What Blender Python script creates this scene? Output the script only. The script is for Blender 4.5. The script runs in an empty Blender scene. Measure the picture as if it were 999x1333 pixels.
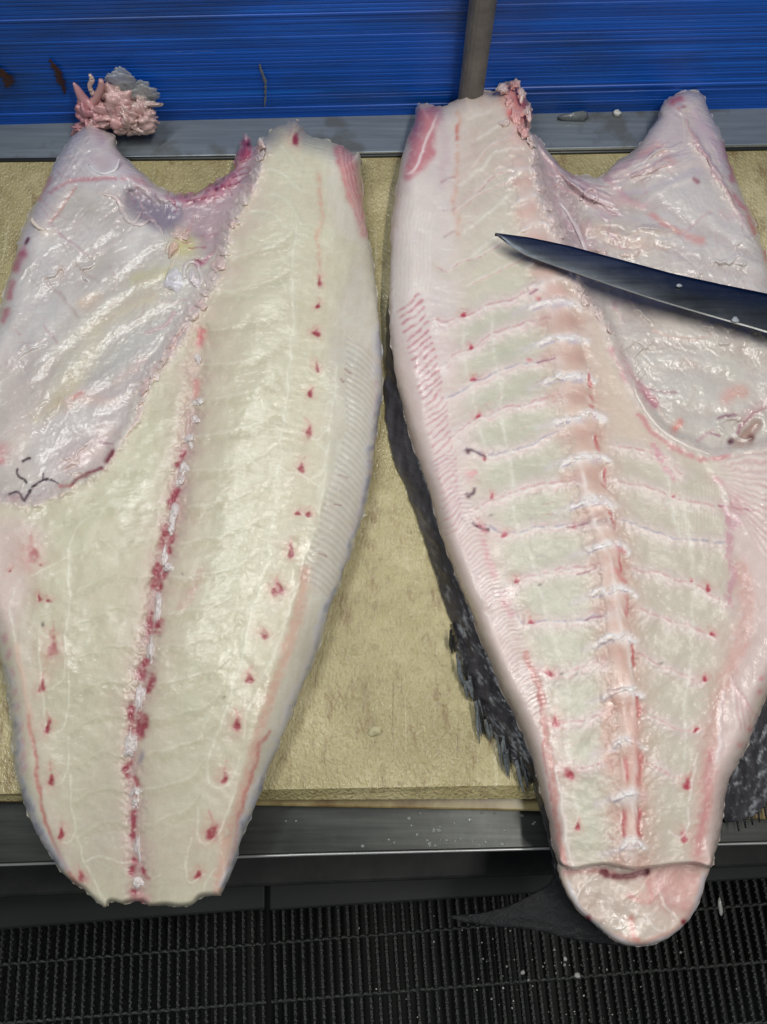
import bpy, math, random
import numpy as np
from mathutils import Vector
random.seed(7)
R = math.radians
sc = bpy.context.scene
col = sc.collection

# ------------------------------------------------------------------ camera, light, exposure
H, TILT, F = 0.80, R(18.0), 1000.0          # camera height over the board (m), tilt from straight down, focal length (photo px)
cam_d = bpy.data.cameras.new('camera'); cam = bpy.data.objects.new('camera', cam_d); col.objects.link(cam)
cam.location = (0, 0, H); cam.rotation_euler = (TILT, 0, 0)
cam_d.sensor_fit = 'VERTICAL'; cam_d.sensor_height = 24.0; cam_d.lens = 24.0 * F / 1333.0
cam_d.clip_start = 0.01; cam_d.clip_end = 60
sc.camera = cam
world = bpy.data.worlds.new('World'); sc.world = world; world.use_nodes = True
world.node_tree.nodes['Background'].inputs[0].default_value = (0.88, 0.95, 1.0, 1)
world.node_tree.nodes['Background'].inputs[1].default_value = 0.13
def area(name, loc, aim, sx, sy, power, colr):
    d = bpy.data.lights.new(name, 'AREA'); d.shape = 'RECTANGLE'; d.size = sx; d.size_y = sy; d.energy = power; d.color = colr
    o = bpy.data.objects.new(name, d); col.objects.link(o); o.location = loc
    o.rotation_euler = (Vector(aim) - Vector(loc)).to_track_quat('-Z', 'Y').to_euler(); return o
area('tube_light', (-0.45, 0.66, 1.70), (-0.1, 0.35, 0), 1.3, 0.05, 13.5, (0.97, 0.99, 1.0))
area('tube_light', (0.48, 0.14, 1.6), (0.05, 0.15, 0), 1.0, 0.06, 15, (1.0, 0.97, 0.92))
sc.view_settings.view_transform = 'Standard'; sc.view_settings.look = 'None'
sc.view_settings.exposure = 0.0; sc.view_settings.gamma = 1.0
sc.render.engine = 'CYCLES'; sc.cycles.use_denoising = True; sc.cycles.max_bounces = 6

# ------------------------------------------------------------------ helpers
CT, ST = math.cos(TILT), math.sin(TILT)
def ray(px, py):
    cx = (np.asarray(px, float) - 499.5) / F; cy = -(np.asarray(py, float) - 666.5) / F
    return cx, cy * CT + ST, cy * ST - CT
def U(px, py, z):                            # the point of the place at height z that the photo shows at (px, py)
    dx, dy, dz = ray(px, py); t = (np.asarray(z, float) - H) / dz
    return np.stack([t * dx, t * dy, z + 0 * t], -1)
def V(px, py, z): return Vector(U(px, py, z).tolist())
LEDGE = -0.003
WA, WB = U(0, 162, LEDGE), U(999, 138, LEDGE)          # foot of the blue wall
WDIR = (WB - WA)[:2] / np.linalg.norm((WB - WA)[:2]); WN = np.array([-WDIR[1], WDIR[0]])
def UW(px, py, z, off=0.006):                # as U, but a thing that would reach into the wall leans up against it
    dx, dy, dz = ray(px, py); z = np.asarray(z, float)
    tw = (np.dot(WA[:2], WN) - off) / (dx * WN[0] + dy * WN[1])
    t = (z - H) / dz; t = np.where((tw > 0) & (t > tw), tw, t)
    return np.stack([t * dx, t * dy, H + t * dz], -1)

def tag(o, label=None, cat=None, group=None, kind=None):
    if label: o['label'] = label
    if cat: o['category'] = cat
    if group: o['group'] = group
    if kind: o['kind'] = kind
    return o
def empty(name, loc):
    o = bpy.data.objects.new(name, None); col.objects.link(o); o.location = loc; o.empty_display_size = 0.05; return o
def link(name, me, m, parent=None):
    o = bpy.data.objects.new(name, me); col.objects.link(o)
    if m and not me.materials: me.materials.append(m)
    if parent is not None:
        o.parent = parent
        p, off = parent, Vector((0, 0, 0))
        while p: off = off + p.location; p = p.parent
        o.location = -off                    # meshes are written in place coordinates
    return o
def mesh_np(name, verts, quads, cols=None, smooth=True, tris=None):
    me = bpy.data.meshes.new(name); verts = np.asarray(verts, np.float32)
    me.vertices.add(len(verts)); me.vertices.foreach_set('co', verts.ravel())
    q = np.asarray(quads, np.int32).reshape(-1, 4)
    t = np.asarray(tris, np.int32).reshape(-1, 3) if tris is not None else np.zeros((0, 3), np.int32)
    me.loops.add(q.size + t.size); me.loops.foreach_set('vertex_index', np.concatenate([q.ravel(), t.ravel()]))
    tot = np.concatenate([np.full(len(q), 4, np.int32), np.full(len(t), 3, np.int32)])
    me.polygons.add(len(tot)); me.polygons.foreach_set('loop_start', np.concatenate([[0], np.cumsum(tot)[:-1]]).astype(np.int32))
    me.update(calc_edges=True); me.validate()
    me.polygons.foreach_set('use_smooth', np.full(len(me.polygons), smooth))
    if cols is not None and len(me.vertices) == len(cols):
        a = me.color_attributes.new('Col', 'FLOAT_COLOR', 'POINT'); a.data.foreach_set('color', np.asarray(cols, np.float32).ravel())
    return me
class MB:                                    # collects simple solids, builds ONE mesh
    def __init__(s): s.v = []; s.f = []
    def prism(s, ring, zb, zt):              # ring of world xy, counter-clockwise
        n = len(ring); b = len(s.v)
        s.v += [(x, y, zb) for x, y in ring] + [(x, y, zt) for x, y in ring]
        s.f += [tuple(range(b + n, b + 2 * n)), tuple(range(b + n - 1, b - 1, -1))]
        s.f += [(b + i, b + (i + 1) % n, b + n + (i + 1) % n, b + n + i) for i in range(n)]
    def hexa(s, lo, hi):                     # 4 low, 4 high points
        b = len(s.v); s.v += [tuple(p) for p in lo] + [tuple(p) for p in hi]
        s.f += [(b+3, b+2, b+1, b), (b+4, b+5, b+6, b+7)] + [(b+i, b+(i+1) % 4, b+4+(i+1) % 4, b+4+i) for i in range(4)]
    def tube(s, pts, rad, n=8, squash=1.0):
        pts = [Vector(p) for p in pts]; k = len(pts); b = len(s.v)
        for i, p in enumerate(pts):
            t = (pts[min(i + 1, k - 1)] - pts[max(i - 1, 0)]).normalized()
            a = t.cross(Vector((0, 0, 1)));
            if a.length < 1e-3: a = t.cross(Vector((0, 1, 0)))
            a.normalize(); c = a.cross(t).normalized(); r = rad[i] if hasattr(rad, '__len__') else rad
            for j in range(n):
                w = 2 * math.pi * j / n; s.v.append(tuple(p + a * (r * math.cos(w)) + c * (r * squash * math.sin(w))))
        for i in range(k - 1):
            for j in range(n): s.f.append((b+i*n+j, b+i*n+(j+1) % n, b+(i+1)*n+(j+1) % n, b+(i+1)*n+j))
        s.f += [tuple(b + j for j in range(n - 1, -1, -1)), tuple(b + (k - 1) * n + j for j in range(n))]
    def mesh(s, name, smooth=False, bevel=0):
        me = bpy.data.meshes.new(name); me.from_pydata(s.v, [], s.f); me.update()
        if bevel:
            import bmesh
            bm = bmesh.new(); bm.from_mesh(me); bmesh.ops.recalc_face_normals(bm, faces=bm.faces)
            bmesh.ops.bevel(bm, geom=bm.edges[:], offset=bevel, segments=2, profile=0.5, affect='EDGES'); bm.to_mesh(me); bm.free()
        if smooth: me.polygons.foreach_set('use_smooth', [True] * len(me.polygons))
        return me
    def build(s, name, m, parent=None, smooth=False, bevel=0): return link(name, s.mesh(name, smooth, bevel), m, parent)

# noise ------------------------------------------------------------
def vnoise(x, y, seed=0):
    x = np.asarray(x, np.float32); y = np.asarray(y, np.float32)
    xi = np.floor(x).astype(np.int64); yi = np.floor(y).astype(np.int64); fx = x - xi; fy = y - yi
    fx = fx * fx * (3 - 2 * fx); fy = fy * fy * (3 - 2 * fy)
    tab = np.random.RandomState(seed).rand(256, 256).astype(np.float32)
    g = lambda a, b: tab[a & 255, b & 255]
    return (g(xi, yi) * (1-fx) + g(xi+1, yi) * fx) * (1-fy) + (g(xi, yi+1) * (1-fx) + g(xi+1, yi+1) * fx) * fy
def fbm(x, y, o=4, seed=0):
    s = 0; a = 0.5
    for i in range(o): s = s + a * (vnoise(x * 2**i + 13.7*i, y * 2**i - 7.3*i, seed + i) - 0.5); a *= 0.5
    return s * 2
def catmull(pts, per=6, closed=False):
    P = np.asarray(pts, float); n = len(P)
    if n < 3: return P if n < 2 else np.linspace(P[0], P[1], per + 1)
    out = []
    for i in range(n if closed else n - 1):
        p0, p1, p2, p3 = (P[(i-1) % n], P[i], P[(i+1) % n], P[(i+2) % n]) if closed else (P[max(i-1, 0)], P[i], P[i+1], P[min(i+2, n-1)])
        for t in np.arange(per) / per:
            out.append(0.5 * (2*p1 + (p2-p0)*t + (2*p0-5*p1+4*p2-p3)*t*t + (3*p1-p0-3*p2+p3)*t**3))
    if not closed: out.append(P[-1])
    return np.array(out)
def s2l(c):
    c = np.clip(c, 0, 1); return np.where(c <= 0.04045, c / 12.92, ((c + 0.055) / 1.055) ** 2.4)
def inside(X, Y, poly):
    m = np.zeros(X.shape, bool); n = len(poly)
    for i in range(n):
        x1, y1 = poly[i]; x2, y2 = poly[(i+1) % n]
        if y1 == y2: continue
        lo, hi = min(y1, y2), max(y1, y2)
        r = slice(None)
        if X.ndim == 2:
            ys = Y[:, 0]; a, b = np.searchsorted(ys, lo, 'left'), np.searchsorted(ys, hi, 'left'); r = slice(a, b)
            if a >= b: continue
        yy = Y[r]; c = ((y1 <= yy) != (y2 <= yy)) & (X[r] < (x2 - x1) * (yy - y1) / (y2 - y1) + x1); m[r] ^= c
    return m
def band_dist(X, Y, poly, band, closed=True):     # distance to a line of points, exact within band; also the nearest point
    D = np.full(X.shape, float(band), np.float32); NX = X.astype(np.float32).copy(); NY = Y.astype(np.float32).copy()
    xs, ys = X[0], Y[:, 0]; n = len(poly)
    for i in range(n if closed else n - 1):
        x1, y1 = poly[i]; x2, y2 = poly[(i+1) % n]
        a, b = np.searchsorted(xs, min(x1, x2) - band), np.searchsorted(xs, max(x1, x2) + band)
        c, d = np.searchsorted(ys, min(y1, y2) - band), np.searchsorted(ys, max(y1, y2) + band)
        if a >= b or c >= d: continue
        x, y = X[c:d, a:b], Y[c:d, a:b]; vx, vy = x2-x1, y2-y1; L = vx*vx + vy*vy + 1e-9
        t = np.clip(((x-x1)*vx + (y-y1)*vy) / L, 0, 1); qx, qy = x1 + t*vx, y1 + t*vy
        e = np.hypot(x-qx, y-qy); u = e < D[c:d, a:b]
        D[c:d, a:b][u] = e[u]; NX[c:d, a:b][u] = qx[u]; NY[c:d, a:b][u] = qy[u]
    return D, NX, NY
def blur(a, s):
    h, w = a.shape; p = int(s * 3) + 2; b = np.pad(a, p, mode='edge')
    fy = np.fft.fftfreq(b.shape[0])[:, None]; fx = np.fft.rfftfreq(b.shape[1])[None]
    return np.fft.irfft2(np.fft.rfft2(b) * np.exp(-2 * (math.pi * s) ** 2 * (fx*fx + fy*fy)), b.shape)[p:p+h, p:p+w]

class Canvas:        # pigment (C), relief in metres (Z) and wetness (G) of one fish, on a 1-unit grid
    def __init__(s, x0, y0, x1, y1, base, seed):
        s.x0, s.y0 = x0, y0; s.X, s.Y = np.meshgrid(np.arange(x0, x1 + 1.0), np.arange(y0, y1 + 1.0)); s.seed = seed
        s.C = np.empty(s.X.shape + (3,), np.float32); s.C[:] = np.array(base) / 255.0
        s.Z = np.zeros(s.X.shape); s.G = np.full(s.X.shape, 0.5)
        s.wx = fbm(s.X/22, s.Y/22, 4, seed) ; s.wy = fbm(s.X/22, s.Y/22, 4, seed + 40)
        s.gr = fbm(s.X/5, s.Y/5, 3, seed + 80)
    def win(s, pts, pad):
        P = np.asarray(pts); a = int(max(P[:, 0].min() - pad - s.x0, 0)); b = int(min(P[:, 0].max() + pad - s.x0 + 2, s.X.shape[1]))
        c = int(max(P[:, 1].min() - pad - s.y0, 0)); d = int(min(P[:, 1].max() + pad - s.y0 + 2, s.X.shape[0]))
        return (slice(c, d), slice(a, b)) if b > a and d > c else None
    def put(s, w, m, c, a, dz, gl):
        m = np.clip(m, 0, 1)
        if c is not None:
            k = (m * a)[..., None]; s.C[w] = s.C[w] * (1-k) + np.array(c, np.float32) / 255.0 * k
        if dz: s.Z[w] += dz * m * (0.45 if abs(dz) < .004 else 1)
        if gl is not None: s.G[w] = s.G[w] * (1 - m) + gl * m
    def line(s, pts, c, w, a=1.0, dz=0, jit=5, rough=0.25, hard=2.0, w2=None, gl=None):    # a soft or hard edged line, w = half width
        P = catmull(pts, 5); wi = s.win(P, w * 3 + jit + 4)
        if wi is None: return
        x = s.X[wi] + s.wx[wi] * jit; y = s.Y[wi] + s.wy[wi] * jit
        D = np.full(x.shape, 9.0, np.float32); n = len(P) - 1
        for i in range(n):
            x1, y1 = P[i]; vx, vy = P[i+1] - P[i]; L = vx*vx + vy*vy + 1e-9
            ww = w if w2 is None else w + (w2 - w) * i / n
            # window of the piece
            q = w * 3 + jit + 4
            a0 = int(max(min(x1, x1+vx) - q - s.x0 - wi[1].start, 0)); b0 = int(max(x1, x1+vx) + q - s.x0 - wi[1].start + 2)
            c0 = int(max(min(y1, y1+vy) - q - s.y0 - wi[0].start, 0)); d0 = int(max(y1, y1+vy) + q - s.y0 - wi[0].start + 2)
            if b0 <= 0 or d0 <= 0: continue
            xx, yy = x[c0:d0, a0:b0], y[c0:d0, a0:b0]
            if xx.size == 0: continue
            t = np.clip(((xx-x1)*vx + (yy-y1)*vy) / L, 0, 1)
            D[c0:d0, a0:b0] = np.minimum(D[c0:d0, a0:b0], np.hypot(xx-x1-t*vx, yy-y1-t*vy) / ww)
        s.put(wi, np.exp(-D ** hard) * (1 + rough * 2 * s.gr[wi]), c, a, dz, gl)
    def blob(s, x, y, rx, ry, ang, c, a=1.0, dz=0, jit=6, hard=2.0, rough=0.3, gl=None):
        r = max(rx, ry) * 2.2 + jit; wi = s.win([(x-r, y-r), (x+r, y+r)], 0)
        if wi is None: return
        X = s.X[wi] - x + s.wx[wi] * jit; Y = s.Y[wi] - y + s.wy[wi] * jit; ca, sa = math.cos(R(ang)), math.sin(R(ang))
        d = np.hypot((X*ca + Y*sa) / rx, (-X*sa + Y*ca) / ry)
        s.put(wi, np.exp(-d ** hard) * (1 + rough * 2 * s.gr[wi]), c, a, dz, gl)
    def area(s, poly, c, a=1.0, soft=6, dz=0, jit=6, gl=None, rough=0.15):
        P = catmull(poly, 4, True); wi = s.win(P, soft * 3 + jit)
        if wi is None: return None
        m = inside(s.X[wi], s.Y[wi], P).astype(float); m = blur(m, soft)
        if jit:
            ix = np.clip((np.arange(m.shape[1])[None] + s.wx[wi] * jit).astype(int), 0, m.shape[1]-1); iy = np.clip((np.arange(m.shape[0])[:, None] + s.wy[wi] * jit).astype(int), 0, m.shape[0]-1); m = m[iy, ix]
        s.put(wi, m * (1 + rough * s.gr[wi]), c, a, dz, gl)
    def at(s, A, px, py):
        x = np.clip(np.asarray(px) - s.x0, 0, s.X.shape[1] - 1.001); y = np.clip(np.asarray(py) - s.y0, 0, s.X.shape[0] - 1.001)
        i, j = x.astype(int), y.astype(int); fx, fy = x - i, y - j
        if A.ndim == 3: fx, fy = fx[..., None], fy[..., None]
        return (A[j, i]*(1-fx) + A[j, i+1]*fx)*(1-fy) + (A[j+1, i]*(1-fx) + A[j+1, i+1]*fx)*fy
    def colours(s, px, py):
        c = s.at(s.C, px, py); g = (c @ np.array([.3, .59, .11]))[..., None]; c = s2l(g + (c - g) * 0.98); return np.concatenate([c, s.at(s.G, px, py)[..., None]], -1)

def slab(c, outline, step, edge_r, zlow, jag=1.0):
    """A solid sheet of flesh: top surface on a fine grid cut to the outline, edge rolled over, then a wall down to the board."""
    P = catmull(outline, 5, True); rs = np.random.RandomState(c.seed)
    P0 = P; n = np.arange(len(P)); P = P + jag * np.stack([fbm(n*0.7, n*0, 3, 5), fbm(n*0.7, n*0 + 9, 3, 6)], -1) * 3
    x0, y0 = P.min(0) - 2*step; x1, y1 = P.max(0) + 2*step
    X, Y = np.meshgrid(np.arange(x0, x1, step), np.arange(y0, y1, step))
    band = 130; D, NX, NY = band_dist(X, Y, P, band); ins = inside(X, Y, P)
    q = ins[:-1, :-1] | ins[1:, :-1] | ins[:-1, 1:] | ins[1:, 1:]
    idx = np.arange(X.size).reshape(X.shape)
    quads = np.stack([idx[1:, :-1], idx[1:, 1:], idx[:-1, 1:], idx[:-1, :-1]], -1)[q]
    D, _, _ = band_dist(X, Y, P0, band); D = np.where(ins & inside(X, Y, P0), D, 0); X = np.where(ins, X, NX); Y = np.where(ins, Y, NY)
    er = c.at(edge_r, X, Y) if not np.isscalar(edge_r) else edge_r
    prof = np.sqrt(np.clip(1 - (1 - np.clip(D / er, 0, 1)) ** 2, 0, 1))
    Z = zlow + (c.at(c.Z, X, Y) - zlow) * prof
    used = np.unique(quads); re = np.full(X.size, -1); re[used] = np.arange(len(used))
    return X.ravel()[used], Y.ravel()[used], Z.ravel()[used], re[quads]
def boundary(quads):
    e = np.concatenate([quads[:, [0, 1]], quads[:, [1, 2]], quads[:, [2, 3]], quads[:, [3, 0]]])
    k = np.sort(e, 1); key = k[:, 0].astype(np.int64) * 10_000_000 + k[:, 1]
    u, i, cnt = np.unique(key, return_index=True, return_counts=True); return e[i[cnt == 1]]
def skirt(W, be, zb, out=0.0, rows=4):        # wall below a slab's rim: directed rim edges down to height zb, slightly bellied
    ids = np.unique(be); mp = {v: i for i, v in enumerate(ids)}; n = len(ids); top = W[ids]; vs = []; d = np.zeros((n, 2))
    for a, b in be:
        e = W[b, :2] - W[a, :2]; nn = np.array([e[1], -e[0]]); d[mp[a]] += nn; d[mp[b]] += nn
    d /= np.linalg.norm(d, axis=1, keepdims=True) + 1e-12
    for r in range(rows + 1):
        f = r / rows; v = top.copy(); v[:, :2] += d * out * math.sin(math.pi * min(f * 0.75, 1)); v[:, 2] = top[:, 2] * (1-f) + zb * f; vs.append(v)
    q = []
    for a, b in be:
        a, b = mp[a], mp[b]
        for r in range(rows): q.append((b + r*n, a + r*n, a + (r+1)*n, b + (r+1)*n))
    return np.concatenate(vs), np.array(q)

# ------------------------------------------------------------------ materials
def rgb(r, g, b): return tuple(s2l(np.array([r, g, b]) / 255.0)) + (1,)
def newmat(name):
    m = bpy.data.materials.new(name); m.use_nodes = True; nt = m.node_tree; return m, nt, nt.nodes['Principled BSDF']
def N(nt, t, **kw):
    n = nt.nodes.new(t)
    for k, v in kw.items():
        if k in n.inputs: n.inputs[k].default_value = v
        else: setattr(n, k, v)
    return n
def noise(nt, scale, detail=4, rough=0.55, vec=None, stretch=None):
    n = N(nt, 'ShaderNodeTexNoise', Scale=scale, Detail=detail, Roughness=rough)
    g = N(nt, 'ShaderNodeNewGeometry')
    mp = N(nt, 'ShaderNodeMapping'); nt.links.new(g.outputs['Position'], mp.inputs['Vector'])
    if stretch: mp.inputs['Scale'].default_value = stretch[:3]; mp.inputs['Rotation'].default_value = (0, 0, stretch[3] if len(stretch) > 3 else 0)
    nt.links.new(mp.outputs[0], n.inputs['Vector']); return n
def ramp(nt, fac, stops):
    r = N(nt, 'ShaderNodeValToRGB'); e = r.color_ramp.elements
    while len(e) < len(stops): e.new(0.5)
    for i, (p, c) in enumerate(stops): e[i].position = p; e[i].color = c
    nt.links.new(fac, r.inputs[0]); return r.outputs[0]
def bump(nt, b, layers):
    prev = None
    for h, s, d in layers:
        n = N(nt, 'ShaderNodeBump', Strength=s, Distance=d); nt.links.new(h, n.inputs['Height'])
        if prev: nt.links.new(prev, n.inputs['Normal'])
        prev = n.outputs[0]
    nt.links.new(prev, b.inputs['Normal']); return prev
def flesh_mat(name, sss=0.28, rough=0.40, fine=1.0, coat=0.8, glint=1.0):
    m, nt, b = newmat(name)
    a = N(nt, 'ShaderNodeAttribute', attribute_name='Col')
    n1 = noise(nt, 420, 3, 0.6); n2 = noise(nt, 115, 2, 0.45, stretch=(0.75, 1.5, 1, 0.35)); n3 = noise(nt, 30, 2, 0.5)
    mx = N(nt, 'ShaderNodeMix', data_type='RGBA', blend_type='MULTIPLY'); mx.inputs[0].default_value = 1.0
    nt.links.new(a.outputs['Color'], mx.inputs[6]); nt.links.new(ramp(nt, n1.outputs[0], [(0.3, (0.96, 0.955, 0.95, 1)), (0.7, (1.03, 1.03, 1.03, 1))]), mx.inputs[7])
    nt.links.new(mx.outputs[2], b.inputs['Base Color'])
    b.inputs['Subsurface Weight'].default_value = sss; b.inputs['Subsurface Radius'].default_value = (1.0, 0.6, 0.45); b.inputs['Subsurface Scale'].default_value = 0.007
    r = N(nt, 'ShaderNodeMapRange'); nt.links.new(a.outputs['Alpha'], r.inputs[0]); r.inputs[3].default_value = rough + 0.15; r.inputs[4].default_value = rough - 0.12
    nt.links.new(r.outputs[0], b.inputs['Roughness'])
    w = N(nt, 'ShaderNodeMath', operation='MULTIPLY', use_clamp=True); nt.links.new(a.outputs['Alpha'], w.inputs[0]); w.inputs[1].default_value = coat * 1.05; nt.links.new(w.outputs[0], b.inputs['Coat Weight']); b.inputs['Coat Roughness'].default_value = 0.17; b.inputs['Coat IOR'].default_value = 1.5
    bump(nt, b, [(n1.outputs[0], 0.10*fine, 0.001)])
    bb = bump(nt, b, [(n1.outputs[0], 0.10*fine, 0.001)]); 
    k = [l for l in nt.links if l.to_socket == b.inputs['Normal']]
    c2 = N(nt, 'ShaderNodeBump', Strength=1.0, Distance=0.0022*glint); nt.links.new(n2.outputs[0], c2.inputs['Height'])
    c3 = N(nt, 'ShaderNodeBump', Strength=1.0, Distance=0.00034*glint); nt.links.new(n1.outputs[0], c3.inputs['Height']); nt.links.new(c2.outputs[0], c3.inputs['Normal'])
    nt.links.new(c3.outputs[0], b.inputs['Coat Normal']); return m
M = {}
M['flesh'] = flesh_mat('wet_flesh'); M['lining'] = flesh_mat('wet_membrane', 0.12, 0.34, 1.0, 1.0, 1.15); M['veil'] = flesh_mat('clear_veil', 0.0, 0.3, 1.0, 1.0); M['veil'].node_tree.nodes['Principled BSDF'].inputs['Alpha'].default_value = .5; M['bone'] = flesh_mat('wet_bone', 0.12, 0.42, 1.0, 0.6)
M['scaly'] = flesh_mat('scaly_skin', 0.0, 0.45, 1.5, 0.9, 0.9)
def simple(name, c, rough=0.5, metal=0.0, coat=0.0):
    m, nt, b = newmat(name); b.inputs['Base Color'].default_value = c; b.inputs['Roughness'].default_value = rough; b.inputs['Metallic'].default_value = metal; b.inputs['Coat Weight'].default_value = coat; return m, nt, b
# dark wet fish skin
def skin_mat(name, stops, coat=0.5):
    m, nt, b = newmat(name); n = noise(nt, 130, 7, 0.78); n2 = noise(nt, 420, 4, 0.7)
    nt.links.new(ramp(nt, n.outputs[0], stops), b.inputs['Base Color']); b.inputs['Roughness'].default_value = 0.38
    b.inputs['Coat Weight'].default_value = coat; b.inputs['Coat Roughness'].default_value = 0.15
    nb = bump(nt, b, [(n.outputs[0], 1.0, 0.0035), (n2.outputs[0], 1.0, 0.0008)]); nt.links.new(nb, b.inputs['Coat Normal']); return m
M['dark_skin'] = skin_mat('dark_fish_skin', [(0.25, rgb(22, 22, 26)), (0.55, rgb(58, 58, 64)), (0.72, rgb(92, 94, 100)), (0.85, rgb(150, 152, 156))])
M['pale_skin'] = skin_mat('grey_fish_skin', [(0.2, rgb(92, 96, 112)), (0.5, rgb(142, 146, 160)), (0.8, rgb(196, 198, 206))], 0.3)
M['fin'] = skin_mat('dark_fin', [(0.25, rgb(14, 15, 17)), (0.6, rgb(26, 27, 30)), (0.85, rgb(50, 52, 56))])
M['fin_ray'] = skin_mat('pale_fin_ray', [(0.3, rgb(60, 64, 70)), (0.55, rgb(120, 128, 132)), (0.8, rgb(196, 200, 202))])
# blue plastic wall
m, nt, b = newmat('blue_plastic'); n = noise(nt, 16, 5, 0.6, stretch=(0.12, 1, 9)); n2 = noise(nt, 7, 4, 0.6, stretch=(.5, 1, 2.2)); n3 = noise(nt, 42, 6, 0.8, stretch=(0.22, 1, 3.5)); n4 = noise(nt, 95, 4, .7)
c = ramp(nt, n.outputs[0], [(0.25, rgb(0, 66, 150)), (0.48, rgb(0, 88, 194)), (0.6, rgb(2, 96, 206)), (0.8, rgb(24, 118, 224))])
def over(c, col_, fac):
    mx = N(nt, 'ShaderNodeMix', data_type='RGBA'); nt.links.new(c, mx.inputs[6]); mx.inputs[7].default_value = col_; nt.links.new(fac, mx.inputs[0]); return mx.outputs[2]
c = over(c, rgb(18, 56, 104), ramp(nt, n2.outputs[0], [(0.45, (0, 0, 0, 1)), (0.68, (0.75, 0.75, 0.75, 1))]))
c = over(c, rgb(150, 176, 208), ramp(nt, n3.outputs[0], [(0.64, (0, 0, 0, 1)), (0.76, (0.6, 0.6, 0.6, 1))]))
c = over(c, rgb(176, 190, 205), ramp(nt, n4.outputs[0], [(0.73, (0, 0, 0, 1)), (0.77, (0.7, 0.7, 0.7, 1))]))
nt.links.new(c, b.inputs['Base Color']); b.inputs['Roughness'].default_value = 0.42
bump(nt, b, [(n.outputs[0], 0.3, 0.002), (n3.outputs[0], 0.2, 0.001)]); M['blue'] = m
# steels
def steel(name, dark, light, rough, stain=None, metal=0.9):
    m, nt, b = newmat(name); n = noise(nt, 45, 6, 0.65, stretch=(0.15, 3, 1)); n2 = noise(nt, 9, 5, 0.6)
    c = ramp(nt, n.outputs[0], [(0.3, dark), (0.7, light)])
    if stain:
        mx = N(nt, 'ShaderNodeMix', data_type='RGBA'); nt.links.new(c, mx.inputs[6]); mx.inputs[7].default_value = stain
        nt.links.new(ramp(nt, n2.outputs[0], [(0.55, (0, 0, 0, 1)), (0.62, (0.7, 0.7, 0.7, 1))]), mx.inputs[0]); c = mx.outputs[2]
    nt.links.new(c, b.inputs['Base Color']); b.inputs['Metallic'].default_value = metal
    nt.links.new(ramp(nt, n2.outputs[0], [(0.3, (rough-.08,)*3 + (1,)), (0.7, (rough+.1,)*3 + (1,))]), b.inputs['Roughness'])
    bump(nt, b, [(n.outputs[0], 0.12, 0.0008), (n2.outputs[0], 0.15, 0.003)]); return m
M['ledge'] = steel('ledge_steel', rgb(118, 128, 136), rgb(148, 157, 163), 0.42, rgb(104, 104, 98), 0.4)
M['rim'] = steel('wet_rim_steel', rgb(54, 56, 54), rgb(74, 76, 73), 0.36, None, 0.65)
M['pole'] = steel('grey_pole', rgb(92, 92, 88), rgb(126, 124, 118), 0.5, None, 0.3)
M['blade'] = steel('dark_blade_steel', rgb(84, 90, 98), rgb(120, 126, 134), 0.27, None, 1.0)
nt = M['blade'].node_tree; b = nt.nodes['Principled BSDF']; l0 = [l for l in nt.links if l.to_socket == b.inputs['Base Color']][0].from_socket; nz = noise(nt, 60, 6, .75, stretch=(.6, 1.6, 1, -.25)); mx = N(nt, 'ShaderNodeMix', data_type='RGBA')
nt.links.new(l0, mx.inputs[6]); mx.inputs[7].default_value = rgb(150, 150, 146); nt.links.new(ramp(nt, nz.outputs[0], [(.55, (0, 0, 0, 1)), (.75, (.5, .5, .5, 1))]), mx.inputs[0]); nt.links.new(mx.outputs[2], b.inputs['Base Color'])
M['edge'] = steel('ground_edge_steel', rgb(150, 152, 150), rgb(185, 186, 184), 0.35, None, 0.6)
M['handle'] = simple('black_handle', rgb(24, 24, 26), 0.5)[0]
# cutting board
m, nt, b = newmat('worn_board_plastic'); n = noise(nt, 7, 6, 0.65); n2 = noise(nt, 330, 3, 0.55, stretch=(1, .6, 1, .5)); n3 = noise(nt, 26, 7, 0.75, stretch=(1.6, 0.6, 1, 0.3)); n5 = noise(nt, 60, 8, 0.8)
def scratches(ang, sc_, lo, hi): return ramp(nt, noise(nt, sc_, 3, 0.6, stretch=(1, .035, 1, ang)).outputs[0], [(lo, (0, 0, 0, 1)), (hi, (.5, .5, .5, 1))])
c = ramp(nt, n.outputs[0], [(0.3, rgb(150, 139, 94)), (0.5, rgb(177, 165, 118)), (0.7, rgb(206, 194, 150))])
def over(c, col_, fac):
    mx = N(nt, 'ShaderNodeMix', data_type='RGBA'); nt.links.new(c, mx.inputs[6]); mx.inputs[7].default_value = col_; nt.links.new(fac, mx.inputs[0]); return mx.outputs[2]
c = over(c, rgb(112, 78, 38), ramp(nt, n3.outputs[0], [(0.53, (0, 0, 0, 1)), (0.68, (0.75, 0.75, 0.75, 1))]))
c = over(c, rgb(116, 102, 62), ramp(nt, n5.outputs[0], [(0.52, (0, 0, 0, 1)), (0.66, (0.45, 0.45, 0.45, 1))]))
for ang, sc_, lo, hi, cc in ((0.5, 120, .63, .70, rgb(206, 198, 160)), (-0.35, 150, .66, .72, rgb(104, 76, 40)), (1.25, 140, .66, .73, rgb(200, 190, 150)), (0.1, 170, .68, .74, rgb(96, 66, 34))): c = over(c, cc, scratches(ang, sc_, lo, hi))
nt.links.new(c, b.inputs['Base Color']); b.inputs['Roughness'].default_value = 0.36
b.inputs['Coat Weight'].default_value = 0.8; b.inputs['Coat Roughness'].default_value = 0.12
nb = bump(nt, b, [(n2.outputs[0], 1.0, 0.0026), (n3.outputs[0], 0.3, 0.0008)]); nt.links.new(nb, b.inputs['Coat Normal']); M['board'] = m
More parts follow.
